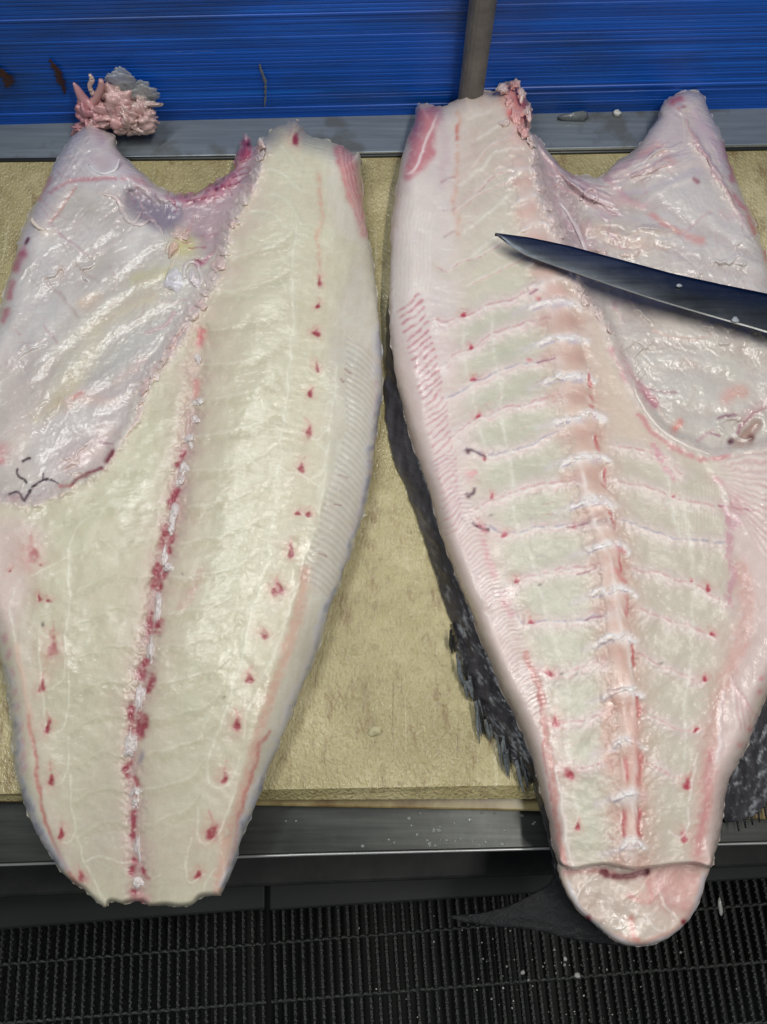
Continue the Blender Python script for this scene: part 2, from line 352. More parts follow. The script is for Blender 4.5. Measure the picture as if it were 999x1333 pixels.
m, nt, b = newmat('stained_board_edge'); n = noise(nt, 30, 6, 0.7)
nt.links.new(ramp(nt, n.outputs[0], [(0.3, rgb(104, 80, 42)), (0.5, rgb(134, 118, 76)), (0.7, rgb(154, 142, 102))]), b.inputs['Base Color']); b.inputs['Roughness'].default_value = 0.35; M['board_edge'] = m
m, nt, b = newmat('grimy_dark_plate'); n = noise(nt, 16, 6, 0.7)
nt.links.new(ramp(nt, n.outputs[0], [(0.4, rgb(26, 28, 28)), (0.6, rgb(44, 46, 44)), (0.75, rgb(70, 62, 38))]), b.inputs['Base Color']); b.inputs['Roughness'].default_value = 0.65; M['plate'] = m
M['tray'] = simple('dark_green_plate', rgb(34, 38, 38), 0.6)[0]
m, nt, b = newmat('black_grate_rubber'); n = noise(nt, 220, 3, 0.6)
nt.links.new(ramp(nt, n.outputs[0], [(0.35, rgb(26, 28, 27)), (0.7, rgb(70, 74, 71))]), b.inputs['Base Color']); b.inputs['Roughness'].default_value = 0.4; b.inputs['Coat Weight'].default_value = 0.12; b.inputs['Coat Roughness'].default_value = .3
bump(nt, b, [(n.outputs[0], 0.8, 0.004)]); M['grate'] = m
M['pit'] = simple('black_pit', rgb(10, 11, 11), 0.6)[0]
m, nt, b = newmat('water'); b.inputs['Base Color'].default_value = (.5, .52, .5, 1); b.inputs['Transmission Weight'].default_value = 0.55; b.inputs['Roughness'].default_value = 0.05; b.inputs['IOR'].default_value = 1.33; M['water'] = m
M['flake'] = simple('wet_white_flake', rgb(205, 205, 200), 0.35, 0, 0.5)[0]
M['blood'] = simple('dried_blood', rgb(54, 12, 22), 0.4, 0, 0.3)[0]

#@@SETTING
# ------------------------------------------------------------------ the setting
ZG = -0.42                                    # top of the floor grate
def quad_px(pp, z): return [tuple(U(x, y, z)[:2]) for x, y in pp][::-1]
mb = MB(); mb.prism([(-6, -6), (6, -6), (6, 6), (-6, 6)], ZG - 0.22, ZG - 0.2); tag(mb.build('floor', M['pit']), kind='structure')

# blue ribbed wall, two panels either side of the pole
def wall_pt(s, off, z): p = WA[:2] + WDIR * s - WN * off; return (p[0], p[1], z)
pole_s = float(np.dot(U(607, 150, LEDGE)[:2] - WA[:2], WDIR))
def panel(s0, s1, label, zoff):
    zs = []; z = LEDGE - 0.02; k = 0
    while z < 0.62:
        hgt = 0.0042 + 0.0016 * random.random(); zs.append((z, hgt)); z += hgt
    prof = []
    for z, hgt in zs:
        d = (0.0003 + 0.0005 * random.random()) * (2 if random.random() < .15 else 1)
        prof += [(0.0, z), (d, z + hgt * 0.18), (d * 1.1, z + hgt * 0.5), (d, z + hgt * 0.82)]
    n = len(prof); v = []; f = []
    ss = np.linspace(s0, s1, 8)
    for s_ in ss:
        for o_, z_ in prof: v.append(wall_pt(s_, zoff + o_, z_))
    for i in range(7):
        for j in range(n - 1): f.append((i*n+j, (i+1)*n+j, (i+1)*n+j+1, i*n+j+1))
    b0 = len(v)
    v += [wall_pt(s0, -0.02, prof[0][1]), wall_pt(s1, -0.02, prof[0][1]), wall_pt(s1, -0.02, prof[-1][1]), wall_pt(s0, -0.02, prof[-1][1])]
    f += [(b0, b0+3, b0+2, b0+1), (b0+3, n-1, 8*n-1, b0+2)]
    me = bpy.data.meshes.new('wall_panel'); me.from_pydata(v, [], f); me.update(); return tag(link('wall_panel', me, M['blue']), label, 'wall panel')
panel(-1.2, pole_s - 0.002, 'bright blue ribbed plastic wall panel to the left of the grey pole, blood smeared', 0.0)
panel(pole_s + 0.002, 3.0, 'blue ribbed plastic wall panel to the right of the grey pole', 0.003)
mb = MB(); base = Vector(wall_pt(pole_s, 0.019, LEDGE))
mb.tube([base, base + Vector((0, 0, 0.62))], 0.0155, 20); tag(mb.build('pole', M['pole'], smooth=False), 'grey metal pole standing upright against the blue wall', 'pole')

# work table: back ledge, front rim
tb = empty('work_table', V(500, 700, -0.03)); tag(tb, 'stainless steel work table with wet rims under the cutting boards', 'table')
mb = MB(); mb.prism(quad_px([(-500, 218), (1500, 178), (1500, 100), (-500, 150)], LEDGE), -0.06, LEDGE); mb.build('back_ledge', M['ledge'], tb, bevel=0.0015)
mb = MB(); mb.tube([V(-500, 214.0, 0.0), V(320, 206, 0.0), V(760, 198.5, 0.0), V(1500, 184, 0.0)], 0.0030, 8); mb.build('ledge_bead', M['rim'], tb, smooth=True)
zr = -0.035
mb = MB(); mb.prism(quad_px([(-500, 1142), (400, 1112), (999, 1097), (1500, 1086), (1500, 990), (-500, 990)], zr), zr - 0.05, zr); mb.build('front_rim', M['rim'], tb, bevel=0.002)
mb = MB(); mb.tube([V(-500, 1143, zr+.001), V(400, 1112.5, zr+.001), V(999, 1097.5, zr+.001), V(1500, 1086.5, zr+.001)], .0014, 8); mb.build('rim_lip', M['edge'], tb, smooth=True)
mb = MB(); mb.prism(quad_px([(-500, 1040), (1500, 1040), (1500, 216), (-500, 250)], -0.05), -0.075, -0.05); mb.build('table_top', M['ledge'], tb)

# boards
bl = empty('cutting_board', V(500, 1050, -0.03)); tag(bl, 'stained lower cutting board peeping out beneath the upper board', 'cutting board', None)
mb = MB(); mb.prism(quad_px([(-300, 1040), (340, 1049), (690, 1056), (1000, 1067), (1300, 1073), (1300, 260), (-300, 260)], -0.021), -0.033, -0.021); mb.build('board_slab', M['board_edge'], bl, bevel=0.002)
bu = empty('cutting_board', V(500, 1000, -0.01)); tag(bu, 'worn yellowish plastic cutting board, scratched and wet, under both fish', 'cutting board')
ring_t = [(-300, 214), (1300, 186), (1300, 1024), (682, 1022), (340, 1028), (-300, 1038)]
ring_b = [(-300, 210), (1300, 182), (1300, 1046), (682, 1040), (340, 1041), (-300, 1044)]
T = [U(x, y, 0.0) for x, y in ring_t]; B1 = [U(x, y, -0.011) for x, y in ring_b]; B2 = [p - np.array([0, 0, 0.009]) for p in B1]
v = [tuple(p) for p in T + B1 + B2]; n = len(T); f = [tuple(range(n))[::-1], tuple(range(2*n, 3*n))]
for i in range(n):
    j = (i + 1) % n; f += [(i, j, n+j, n+i), (n+i, n+j, 2*n+j, 2*n+i)]
me = bpy.data.meshes.new('board_slab'); me.from_pydata(v, [], f); me.update(); link('board_slab', me, M['board'], bu)

# drain channel behind the grate
ch = empty('drain_channel', V(500, 1150, -0.2)); tag(ch, 'dark grimy drain channel between the steel rim and the floor grates', 'drain channel')
zc = -0.20
mb = MB(); mb.prism(quad_px([(-400, 1190), (100, 1164), (1400, 1112), (1400, 1030), (-400, 1050)], zc), zc - 0.02, zc); mb.build('channel_shelf', M['plate'], ch, bevel=0.004)
zc2 = -0.33
mb = MB(); mb.prism(quad_px([(-400, 1240), (345, 1184), (345, 1090), (-400, 1090)], zc2), zc2 - 0.02, zc2); mb.build('channel_plate', M['tray'], ch, bevel=0.003)
mb = MB(); mb.prism(quad_px([(350, 1186), (1400, 1118), (1400, 1060), (350, 1090)], zc2 - 0.003), zc2 - 0.02, zc2 - 0.003); mb.build('channel_plate', M['tray'], ch, bevel=0.003)

# grates: bars run away from the viewer, cross bars between
def grate(label, x_l, x_r, step_px, first, ends=True):
    o = empty('floor_grate', V((x_l + x_r) / 2, 1260, ZG)); tag(o, label, 'floor grate', 'black floor grates')
    # grate frame of reference
    O = U(346, 1180, ZG); ex = U(640, 1157, ZG) - O; ex /= np.linalg.norm(ex); ey = np.array([-ex[1], ex[0], 0])
    s0 = float(np.dot(U(x_l, 1200, ZG) - O, ex)); s1 = float(np.dot(U(x_r, 1200, ZG) - O, ex)); p = 0.0131
    row = 0.072; d0 = -4 * row - 0.06
    mb = MB(); nn = 46                                          # one bar: a thin serrated strip
    for i in range(nn):
        a, b2 = d0 + (0 - d0) * i / nn, d0 + (0 - d0) * (i + 0.62) / nn; c2 = d0 + (0 - d0) * (i + 1) / nn; w = 0.0021
        mb.hexa([(-w, a, -0.02), (w, a, -0.02), (w, b2, -0.02), (-w, b2, -0.02)], [(-w*.7, a, 0), (w*.7, a, 0), (w*.7, b2, 0), (-w*.7, b2, 0)])
        mb.hexa([(-w, b2, -0.02), (w, b2, -0.02), (w, c2, -0.02), (-w, c2, -0.02)], [(-w, b2, -0.0032), (w, b2, -0.0032), (w, c2, -0.0032), (-w, c2, -0.0032)])
    bar = mb.mesh('bar'); bar.materials.append(M['grate'])
    rz = math.atan2(ex[1], ex[0]); s = s0 + p * 0.5
    while s < s1:
        q = O + ex * s; b = bpy.data.objects.new('bar', bar); col.objects.link(b); b.parent = o
        b.location = Vector(q.tolist()) - o.location; b.rotation_euler = (0, random.uniform(-0.05, 0.05), rz); s += p
    # cross bars: wavy rounded rods tying the bars
    for k in range(4):
        t = -0.0015 - (row * k + (0.046 - row if k else 0)); pts = []
        m_ = int((s1 - s0) / (p / 4))
        for i in range(m_ + 1):
            s_ = s0 + (s1 - s0) * i / m_; ph = (s_ - s0) / p * 2 * math.pi
            q = O + ex * s_ + ey * (t + 0.0012 * math.cos(ph)); pts.append((q[0], q[1], ZG + 0.0006 + 0.0016 * math.cos(ph)))
        mb = MB(); mb.tube(pts, 0.0023, 6); mb.build('cross_bar', M['grate'], o, smooth=True)
grate('black floor grate on the left, under the tail of the cream fish', -110, 345, 11, 0)
grate('black floor grate on the right, flecked with white scraps, under the cut tail stump', 351, 1120, 11, 0)

#@@LEFT
# ------------------------------------------------------------------ left fish: a boned side, cream flesh
def base_noise(c, a1=6, a2=4, ang=0.0, fz=0.0006):
    x = c.X*math.cos(ang) + c.Y*math.sin(ang); y = -c.X*math.sin(ang) + c.Y*math.cos(ang)
    n1 = fbm(c.X/70, c.Y/70, 4, c.seed+3); n2 = fbm(x/4, y/26, 3, c.seed+5); n3 = fbm(c.X/3.0, c.Y/3.0, 2, c.seed + 9)
    c.C += ((n1*a1*2 + n2*a2*2 + n3*a2)[..., None] * np.array([1, 1, 1.05]) / 255).astype(np.float32)
    n4 = fbm(c.X/11 + 2*c.wx, c.Y/11 + 2*c.wy, 4, c.seed+17); n5 = fbm(c.X/38, c.Y/38, 3, c.seed+19)
    c.C += (n4[..., None] * np.array([5, 7, 9]) / 255 + n5[..., None] * np.array([5, 10, 9]) / 255).astype(np.float32)
    c.G[:] = np.clip(c.G + .9*fbm(c.X/45, c.Y/60, 3, c.seed+23) + .6*fbm(c.X/9, c.Y/9, 2, c.seed+24), 0.05, 1)
    c.Z += fz * (fbm(c.X/30, c.Y/30, 3, c.seed+12)*3 + n2*0.08 + 6*fbm(c.X/110, c.Y/110, 2, c.seed+13))

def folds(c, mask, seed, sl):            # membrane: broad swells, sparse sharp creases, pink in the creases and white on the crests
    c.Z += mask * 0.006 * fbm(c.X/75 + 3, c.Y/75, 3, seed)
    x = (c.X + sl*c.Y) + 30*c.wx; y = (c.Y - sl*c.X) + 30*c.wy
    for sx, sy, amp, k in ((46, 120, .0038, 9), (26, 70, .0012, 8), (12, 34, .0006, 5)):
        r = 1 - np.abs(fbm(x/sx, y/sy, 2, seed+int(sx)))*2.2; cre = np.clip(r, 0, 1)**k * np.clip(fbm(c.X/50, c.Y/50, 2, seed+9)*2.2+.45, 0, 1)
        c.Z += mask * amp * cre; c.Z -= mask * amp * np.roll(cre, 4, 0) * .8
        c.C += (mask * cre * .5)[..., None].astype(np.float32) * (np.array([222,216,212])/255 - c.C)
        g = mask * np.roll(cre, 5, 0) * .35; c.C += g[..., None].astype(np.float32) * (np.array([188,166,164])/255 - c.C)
def veins(c, n, poly, cols, w, a, seed, length=30, dirn=None, dz=0.0):
    rs = np.random.RandomState(seed); P = np.asarray(poly, float); k = 0
    while k < n:
        x, y = rs.uniform(P[:, 0].min(), P[:, 0].max()), rs.uniform(P[:, 1].min(), P[:, 1].max())
        if not inside(np.array([[x]]), np.array([[y]]), P)[0, 0]: continue
        t = rs.uniform(0, 6.28) if dirn is None else dirn + rs.normal(0, .35); L = length*rs.uniform(.4, 1.3); pts = [(x, y)]
        for i in range(4): t += rs.normal(0, .35); x += L/4*math.cos(t); y += L/4*math.sin(t); pts.append((x, y))
        c.line(pts, cols[rs.randint(len(cols))], w*rs.uniform(.6, 1.3), a*rs.uniform(.4, 1), dz, jit=3, w2=w*.4, rough=.8); k += 1
L_OUT = [(116,161),(131,167),(150,177),(153,192),(167,208),(180,220),(194,231),(204,242),(225,250),(238,252),(255,250),(269,242),(282,235),(296,226),(305,219),(306,206),(312,190),(317,176),(322,173),(327,183),(331,191),(337,183),(346,177),(358,166),(373,160),(384,156),(394,163),(397,171),(406,178),(424,181),(436,187),(448,191),(460,199),(469,201),(472,240),(475,276),(481,312),(486,336),(490,375),(495,420),(498,465),(499,500),(497,525),(493,549),(488,590),(482,630),(477,655),(469,682),(461,712),(450,739),(440,768),(431,792),(417,838),(405,868),(393,899),(378,937),(363,971),(349,1003),(341,1030),(331,1055),(319,1082),(308,1119),(298,1148),(289,1163),(285,1167),(263,1168),(252,1178),(234,1181),(216,1179),(195,1180),(187,1175),(173,1174),(159,1177),(144,1174),(137,1182),(119,1168),(108,1157),(94,1148),(79,1134),(65,1112),(50,1090),(40,1069),(32,1047),(25,1022),(18,986),(15,940),(10,905),(4,875),(-4,840),(-20,800),(-45,740),(-60,660),(-62,560),(-40,480),(-12,430),(1,400),(7,376),(14,352),(20,332),(25,311),(37,281),(51,254),(61,233),(71,213),(82,196),(92,179),(102,171)]
RIDGE = [(340,189),(331,225),(316,255),(304,279),(292,306),(286,345),(271,375),(258,398),(245,416),(221,455),(197,492),(184,523),(163,557),(146,588),(122,618),(85,634),(51,652),(10,652),(-70,640)]
FLAP = [(330,186)] + RIDGE + [(-120,500),(-60,380),(-20,250),(60,120),(200,120),(310,150)]
SPINE = [(262,430),(258,470),(255,505),(250,545),(242,590),(235,625),(226,680),(215,722),(206,762),(198,805),(191,845),(184,885),(177,930),(171,975),(172,1005),(174,1040),(175,1080),(179,1120),(179,1150),(180,1180)]

c = CL = Canvas(-80, 90, 520, 1200, (207, 201, 176), 21)
c.Z[:] = 0.062
# fin root band, right
c.area([(425,470),(445,380),(478,320),(500,420),(502,520),(490,620),(470,690),(430,800),(380,940),(340,1040),(300,1170),(270,1170),(310,1050),(345,940),(390,800),(408,700),(424,600)], (205, 199, 186), 0.8, 7)
c.area([(100,1150),(60,1080),(40,1000),(25,920),(5,830),(-10,760),(-30,700),(20,700),(40,800),(52,900),(60,1000),(82,1080),(120,1150)], (208, 196, 180), 0.8, 6)
c.area([(420,205),(445,195),(475,210),(484,330),(470,320),(440,300),(425,260)], (214, 208, 195), 0.8, 6)
base_noise(c, 5, 3.5, 0.15)
# general tints: pinker along spine & upper loin; greener middle
c.line([(318,260),(275,400),(262,480),(246,600),(225,700),(206,800),(186,920),(178,1100)], (204, 178, 166), 40, 0.5, rough=0.4)
c.line([(400,230),(360,420),(340,600),(300,800),(240,1000)], (211, 207, 181), 55, 0.45, gl=.75)
c.line([(150,700),(110,820),(110,1000)], (206, 200, 174), 45, 0.5)
c.line([(200,560),(160,640),(60,700)], (203, 201, 172), 30, 0.6)
c.area([(0,670),(60,690),(40,760),(0,830),(-40,700)], (216, 196, 188), 0.8, 10)
c.area([(60,980),(330,960),(300,1170),(150,1190),(60,1110)], (196, 188, 170), .5, 40, gl=.35)
c.blob(130,1090,28,45,20,(196,186,170),0.7,-0.001)
# belly lining
c.area(FLAP, (203, 197, 190), 0.97, 3, jit=3, gl=0.8)
m = inside(c.X, c.Y, catmull(FLAP, 4, True)).astype(float); FL = blur(m, 6)
c.Z -= FL * 0.014
c.C += (FL * fbm(c.X/45, c.Y/45, 4, 33) * 30 / 255)[..., None].astype(np.float32) * np.array([1, 1.1, 1.2], np.float32)
folds(c, FL, 44, 0.7)
c.line([(20,460),(30,540),(30,600)], (216, 200, 196), 26, 0.6); c.line([(60,360),(40,430)], (212, 208, 206), 40, 0.5)
c.area([(225,345),(205,350),(165,370),(120,400),(80,440),(60,500),(50,540),(95,520),(130,470),(190,420),(232,390)], (210, 203, 178), 0.6, 14)
c.line([(228,352),(208,356),(176,366)], (203, 198, 142), 8, 0.6); c.line([(200,382),(150,410),(112,430)], (216, 203, 172), 7, 0.6, 0.0015)
c.line([(95,500),(70,530),(50,545)], (214, 198, 158), 10, 0.8); c.line([(130,440),(115,470),(85,510)], (216,206,172), 12, .7, .001)
c.line([(115,395),(108,392),(125,388)], (222,190,160), 9, 0.6)
c.area([(250,345),(240,400),(190,470),(150,500),(105,500),(130,450),(170,420),(215,400)], (186, 184, 178), 0.6, 10)
c.area([(150,500),(190,480),(186,505),(165,530),(120,530),(90,520),(110,500)], (205, 192, 188), 0.7, 6)
c.line([(86,522),(105,515),(125,522),(150,524)], (224, 190, 176), 6, 0.8, 0.0018, jit=9, rough=.6); c.line([(150,498),(175,478),(186,468)], (222, 196, 188), 5, 0.7, 0.0012, jit=8)
c.line([(95,517),(104,513),(108,512)], (214,120,110), 2.5, .7)
c.line([(190,434),(214,424),(228,408)], (206,170,172), 2.5, .7, .0008)
c.area([(40,545),(100,530),(165,530),(140,575),(110,605),(60,620),(35,600)], (212, 205, 203), 0.85, 8)
c.line([(90,600),(120,590),(140,560)], (220, 196, 190), 16, 0.7); c.blob(0,585,16,12,0,(206,140,142),0.6); c.blob(-2,600,8,5,0,(206,110,115),.6); c.blob(30,570,20,30,0,(224,212,200),.6)
c.area([(40,238),(60,225),(90,175),(118,160),(150,180),(170,215),(190,235),(140,240),(110,238),(80,250),(55,290),(35,320),(22,335),(25,300)], (200, 192, 196), 0.75, 6)
c.area([(118,200),(138,203),(146,212),(136,222),(118,212)], (196, 178, 182), 0.8, 3, -0.002)
for l, w, cc, dz in [([(118,216),(132,228),(148,222),(154,208)], 5, (222,216,216), .002), ([(65,250),(88,238),(110,233),(150,232)], 2.5, (196,130,136), -.001),
        ([(105,168),(95,190),(70,225)], 7, (205,200,208), .0015), ([(125,168),(132,185)], 6, (190,170,186), -.001), ([(150,200),(165,220),(180,235)], 8, (204,190,202), .001),
        ([(62,232),(54,245),(50,258)], 5, (196,122,134), -.001), ([(90,245),(75,268),(55,295)], 7, (208,196,190), .002), ([(98,245),(80,270),(62,290)], 2, (196,150,140), -.0012),
        ([(42,284),(48,294),(60,300)], 4, (226,208,190), .0022), ([(60,300),(70,302)], 9, (226,214,202), .001),
        ([(37,312),(34,318)], 2.0, (70,20,30), -.001), ([(32,322),(30,330)], 3, (200,150,160), 0),
        ([(30,330),(24,340),(18,350)], 5, (176,92,112), -.001), ([(16,368),(13,380),(13,388)], 3.8, (190,112,126), -.001), ([(9,404),(6,412),(4,418)], 3.6, (184,96,112), -.001),
        ([(76,300),(95,315),(112,332)], 1.8, (190,160,165), -.0018), ([(112,332),(130,325),(150,316)], 4, (222,210,205), .0018), ([(96,342),(115,358),(128,366)], 1.8, (186,168,158), -.0018),
        ([(58,360),(75,380),(92,400),(100,414)], 2, (186,166,160), -.002), ([(58,425),(66,436),(74,446)], 1.6, (186,150,150), -.0015), ([(68,470),(58,495),(46,525)], 5, (206,190,178), -.0015),
        ([(80,350),(78,356)], 6, (204,180,168), -.001), ([(130,250),(150,256),(160,268)], 3, (226,208,200), .002),
        ([(185,240),(198,246),(215,262)], 7, (206,180,182), .0015), ([(160,232),(176,232),(190,240),(196,250)], 4, (204,150,155), .001),
        ([(180,240),(184,250),(190,262)], 3, (196,140,146), 0)]:
    c.line(l, cc, w, 0.75, dz, jit=5)
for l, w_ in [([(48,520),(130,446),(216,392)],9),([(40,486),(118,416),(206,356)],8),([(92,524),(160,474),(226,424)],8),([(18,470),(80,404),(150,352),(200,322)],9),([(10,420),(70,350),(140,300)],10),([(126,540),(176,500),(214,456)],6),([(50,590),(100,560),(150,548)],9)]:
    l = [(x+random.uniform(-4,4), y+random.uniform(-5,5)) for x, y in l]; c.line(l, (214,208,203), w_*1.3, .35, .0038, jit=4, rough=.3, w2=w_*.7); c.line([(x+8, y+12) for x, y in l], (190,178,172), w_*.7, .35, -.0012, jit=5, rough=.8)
# upper cavity between flap and ridge: dark bluish, purple red
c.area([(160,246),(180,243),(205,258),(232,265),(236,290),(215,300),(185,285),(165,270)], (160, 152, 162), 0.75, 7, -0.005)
c.area([(232,268),(262,255),(300,236),(318,200),(331,190),(329,225),(312,262),(290,300),(268,330),(262,310),(240,300)], (190, 166, 172), 0.9, 4, -0.005)
c.line([(225,256),(250,254),(275,246),(298,234),(312,205),(320,185)], (160, 66, 92), 8, 0.9, 0.003, jit=9, rough=0.6)
c.line([(236,264),(262,262),(290,250),(306,225)], (186,110,130), 5, .7, .001, jit=8, rough=.5)
for x, y in [(244,258),(256,264),(262,252),(286,246),(284,240),(322,187),(268,246),(294,230)]: c.blob(x, y, 3.5, 2, -30, (70, 22, 40), 0.85, -0.001)
for x, y in [(300,231),(278,252),(264,256),(318,178)]: c.blob(x, y, 5, 3, -40, (222,170,170), 0.7, 0.001)
c.line([(230,272),(255,268),(285,262),(302,250)], (200,150,160), 1.6, .6, .0008)
c.blob(222,276,12,12,0,(190,184,200),0.8,0.002); c.blob(222,276,5,5,0,(160,150,170),.7,-.001)
c.blob(268,285,14,8,0,(204,180,176),.6)
c.blob(240,318,17,16,0,(204,196,132),0.85); c.line([(272,292),(272,312)], (216,190,190),3,.8,.001)
c.line([(282,318),(270,335),(258,345)], (170,110,130), 3, .8); c.blob(258,340,4,3,0,(130,40,60),.8)
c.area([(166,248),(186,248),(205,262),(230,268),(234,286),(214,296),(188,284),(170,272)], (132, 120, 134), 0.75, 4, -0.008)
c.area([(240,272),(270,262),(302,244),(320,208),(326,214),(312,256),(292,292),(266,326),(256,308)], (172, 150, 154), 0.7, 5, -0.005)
for k in range(26):
    t = random.random(); x0, y0 = 170 + 60*t, 246 + 12*t + random.uniform(-3, 3); an = random.uniform(.6, 1.5); L = random.uniform(10, 28)
    c.line([(x0, y0), (x0+L*.5*math.cos(an)+random.uniform(-2, 2), y0+L*.5*math.sin(an)), (x0+L*math.cos(an), y0+L*math.sin(an))], random.choice([(196,184,190),(176,164,174),(150,112,126),(214,200,200)]), random.uniform(.8, 2.2), .55, .0012, w2=.6)
for k in range(20):
    t = random.random(); x0, y0 = 240 + 75*t, 262 - 50*t*t + random.uniform(-6, 8); L = random.uniform(12, 34); an = -.5 + random.uniform(-.3, .3)
    c.line([(x0, y0), (x0+L*.5*math.cos(an), y0+L*.5*math.sin(an)+random.uniform(-2, 2)), (x0+L*math.cos(an), y0+L*math.sin(an))], random.choice([(206,170,172),(140,62,84),(120,40,62),(220,196,194)]), random.uniform(.8, 2.0), .55, .0012, w2=.5)
c.line([(163,228),(182,240),(200,246),(222,251),(246,251)], (218,206,204), 3, .8, .003)
for k in range(16):
    t = k/15; x0, y0 = np.interp(t, [0,.5,1], [96,70,44]), np.interp(t, [0,.5,1], [182,232,296]); c.line([(x0, y0), (x0+random.uniform(6,16), y0+random.uniform(4,12)), (x0+random.uniform(14,34), y0+random.uniform(6,30))], random.choice([(216,208,208),(190,158,166),(204,186,190)]), random.uniform(1, 2.4), .55, .0015, w2=.6)
# ridge
c.line(RIDGE, (226, 208, 200), 9, 0.85, 0.006, jit=8, rough=0.5)
c.line([(262,390),(245,414),(221,455),(197,492),(184,523),(163,557),(146,588)], (224,190,186), 3, .8, -.0015, jit=6)
c.line([(180,520),(162,560),(146,590),(124,616),(85,634)], (232,226,212), 4, .9, .002)
for a, b2, w in [((146,589),(138,598),4),((132,608),(112,620),2.6),((112,620),(92,630),2.2)]: c.line([a,b2], (110,26,40), w, .9, -.001)
for l, w in [([(21,609),(23,616),(36,628)],1.3),([(34,652),(44,634),(56,626),(66,626)],1.7),([(66,626),(76,630)],1.0),([(30,601),(40,599)],1.4),([(56,618),(56,626)],1.2),([(12,642),(22,640),(32,650)],1.5)]: c.line(l, (48,34,40), w, .9, -.0006)
c.blob(20,648,10,7,0,(190,150,150),.6,.002); c.line([(78,633),(92,631)], (190,80,86), 2.5, .7); c.line([(130,577),(145,579)], (150,110,125), 1.2, .7)
# median channel: blood in the groove, white cartilage
c.line(SPINE, None, 13, 1, -0.006); c.line(SPINE[1:], (200,168,164), 14, .35, rough=.6)
c.line(SPINE[3:], (182, 142, 142), 8, 0.55, rough=0.5); c.line(SPINE[3:], (190, 164, 158), 18, 0.3)
c.line([(262,430),(261,445)], (212,112,118), 6, .85, -.001, rough=.7); c.line([(256,500),(254,514)], (206,120,116), 5, .6); c.line([(258,480),(259,450)], (218,190,180), 5,.5)
for l, w in [([(240,590),(234,605)],3.5),([(231,636),(224,652),(221,660)],5),([(230,640),(228,655)],3),([(219,690),(211,712)],6),([(226,695),(220,716)],4),([(209,738),(204,766)],6),([(215,748),(210,770)],4),([(199,798),(195,824)],5),([(209,806),(205,826)],4),([(188,860),(181,884)],5.5),([(199,876),(192,900)],5),([(173,922),(170,948)],5.5),([(188,932),(183,960)],6),([(182,930),(178,950)],3),([(167,990),(164,1000),(167,1012)],4.5),([(178,1014),(180,1024)],3.5),([(172,1056),(173,1088)],4.5),([(177,1118),(169,1140)],4),([(186,1130),(189,1140)],4),([(176,1160),(184,1174)],5)]:
    c.line(l, (148, 52, 66), w*.85, 0.85, -0.0012, jit=7, rough=0.7)
c.blob(184,986,4,7,20,(120,112,140),.7)
for x, y in [(240,745),(208,830),(216,746)]: c.blob(x, y, 1.5, 1.5, 0, (80,60,66), .6)
c.line([(262,745),(250,770),(238,790)], (206,150,146), 8, .4, rough=.6)
# dots, right and left
def dot(c, x, y, w=4.5, h=8, ang=10, cc=(150, 48, 60), a=0.85):
    sc_ = random.uniform(.95, 1.35); w *= sc_; h *= sc_; ang += random.uniform(-25, 25); c.line([(x, y-h*.5), (x+random.uniform(-3,3), y-h*1.6), (x+random.uniform(-6,6), y-h*2.4)], (190,110,104), w*.4, .35, rough=1.2, jit=6, w2=.4)
    c.blob(x, y - 3, w*2.0, h*1.7, ang, (206, 150, 138), 0.38, 0, rough=0.7, jit=9)
    c.blob(x, y - h*.35, w*.5, h*.7, ang, cc, a*.8, -0.0006, jit=5, hard=3, rough=0.5); c.blob(x, y + h*.2, w*.82, h*.55, ang, cc, a, -0.0014, jit=7, hard=3.5, rough=0.5)
for x, y, w, h in [(387,182,4,8),(415,368,3,7),(415,401,3,5),(411,434,3.5,5),(412,476,3,5),(404,513,3.5,4),(403,562,4,9),(396,611,5,8),(387,667,5,5),(401,669,5,5),(377,717,4.5,7),(361,769,5.5,8),(346,829,6,5),(325,884,6,6),(308,946,5.5,8),(291,1012,6,9),(276,1084,6,9),(260,1138,5,4)]: dot(c, x, y, w, h, 15)
for x, y, w, h, a in [(50,781,2.5,4,.8),(61,785,4,3,.7),(68,844,7,11,.35),(57,893,4,8,.9),(64,949,4,9,.9),(67,1016,4,8,.9),(78,1086,4,9,.9),(106,1141,4,6,.6),(15,744,3,2,.7),(54,737,3,2,.5),(40,725,10,14,.25)]: dot(c, x, y, w, h, -10, a=a)
c.blob(55,813,2,3.5,15,(90,84,80),.8); c.blob(293,907,1.5,1.5,0,(80,70,66),.8)
c.line([(413,228),(416,276),(415,320),(414,350)], (210,160,136), 3, .5, rough=.9, jit=8)
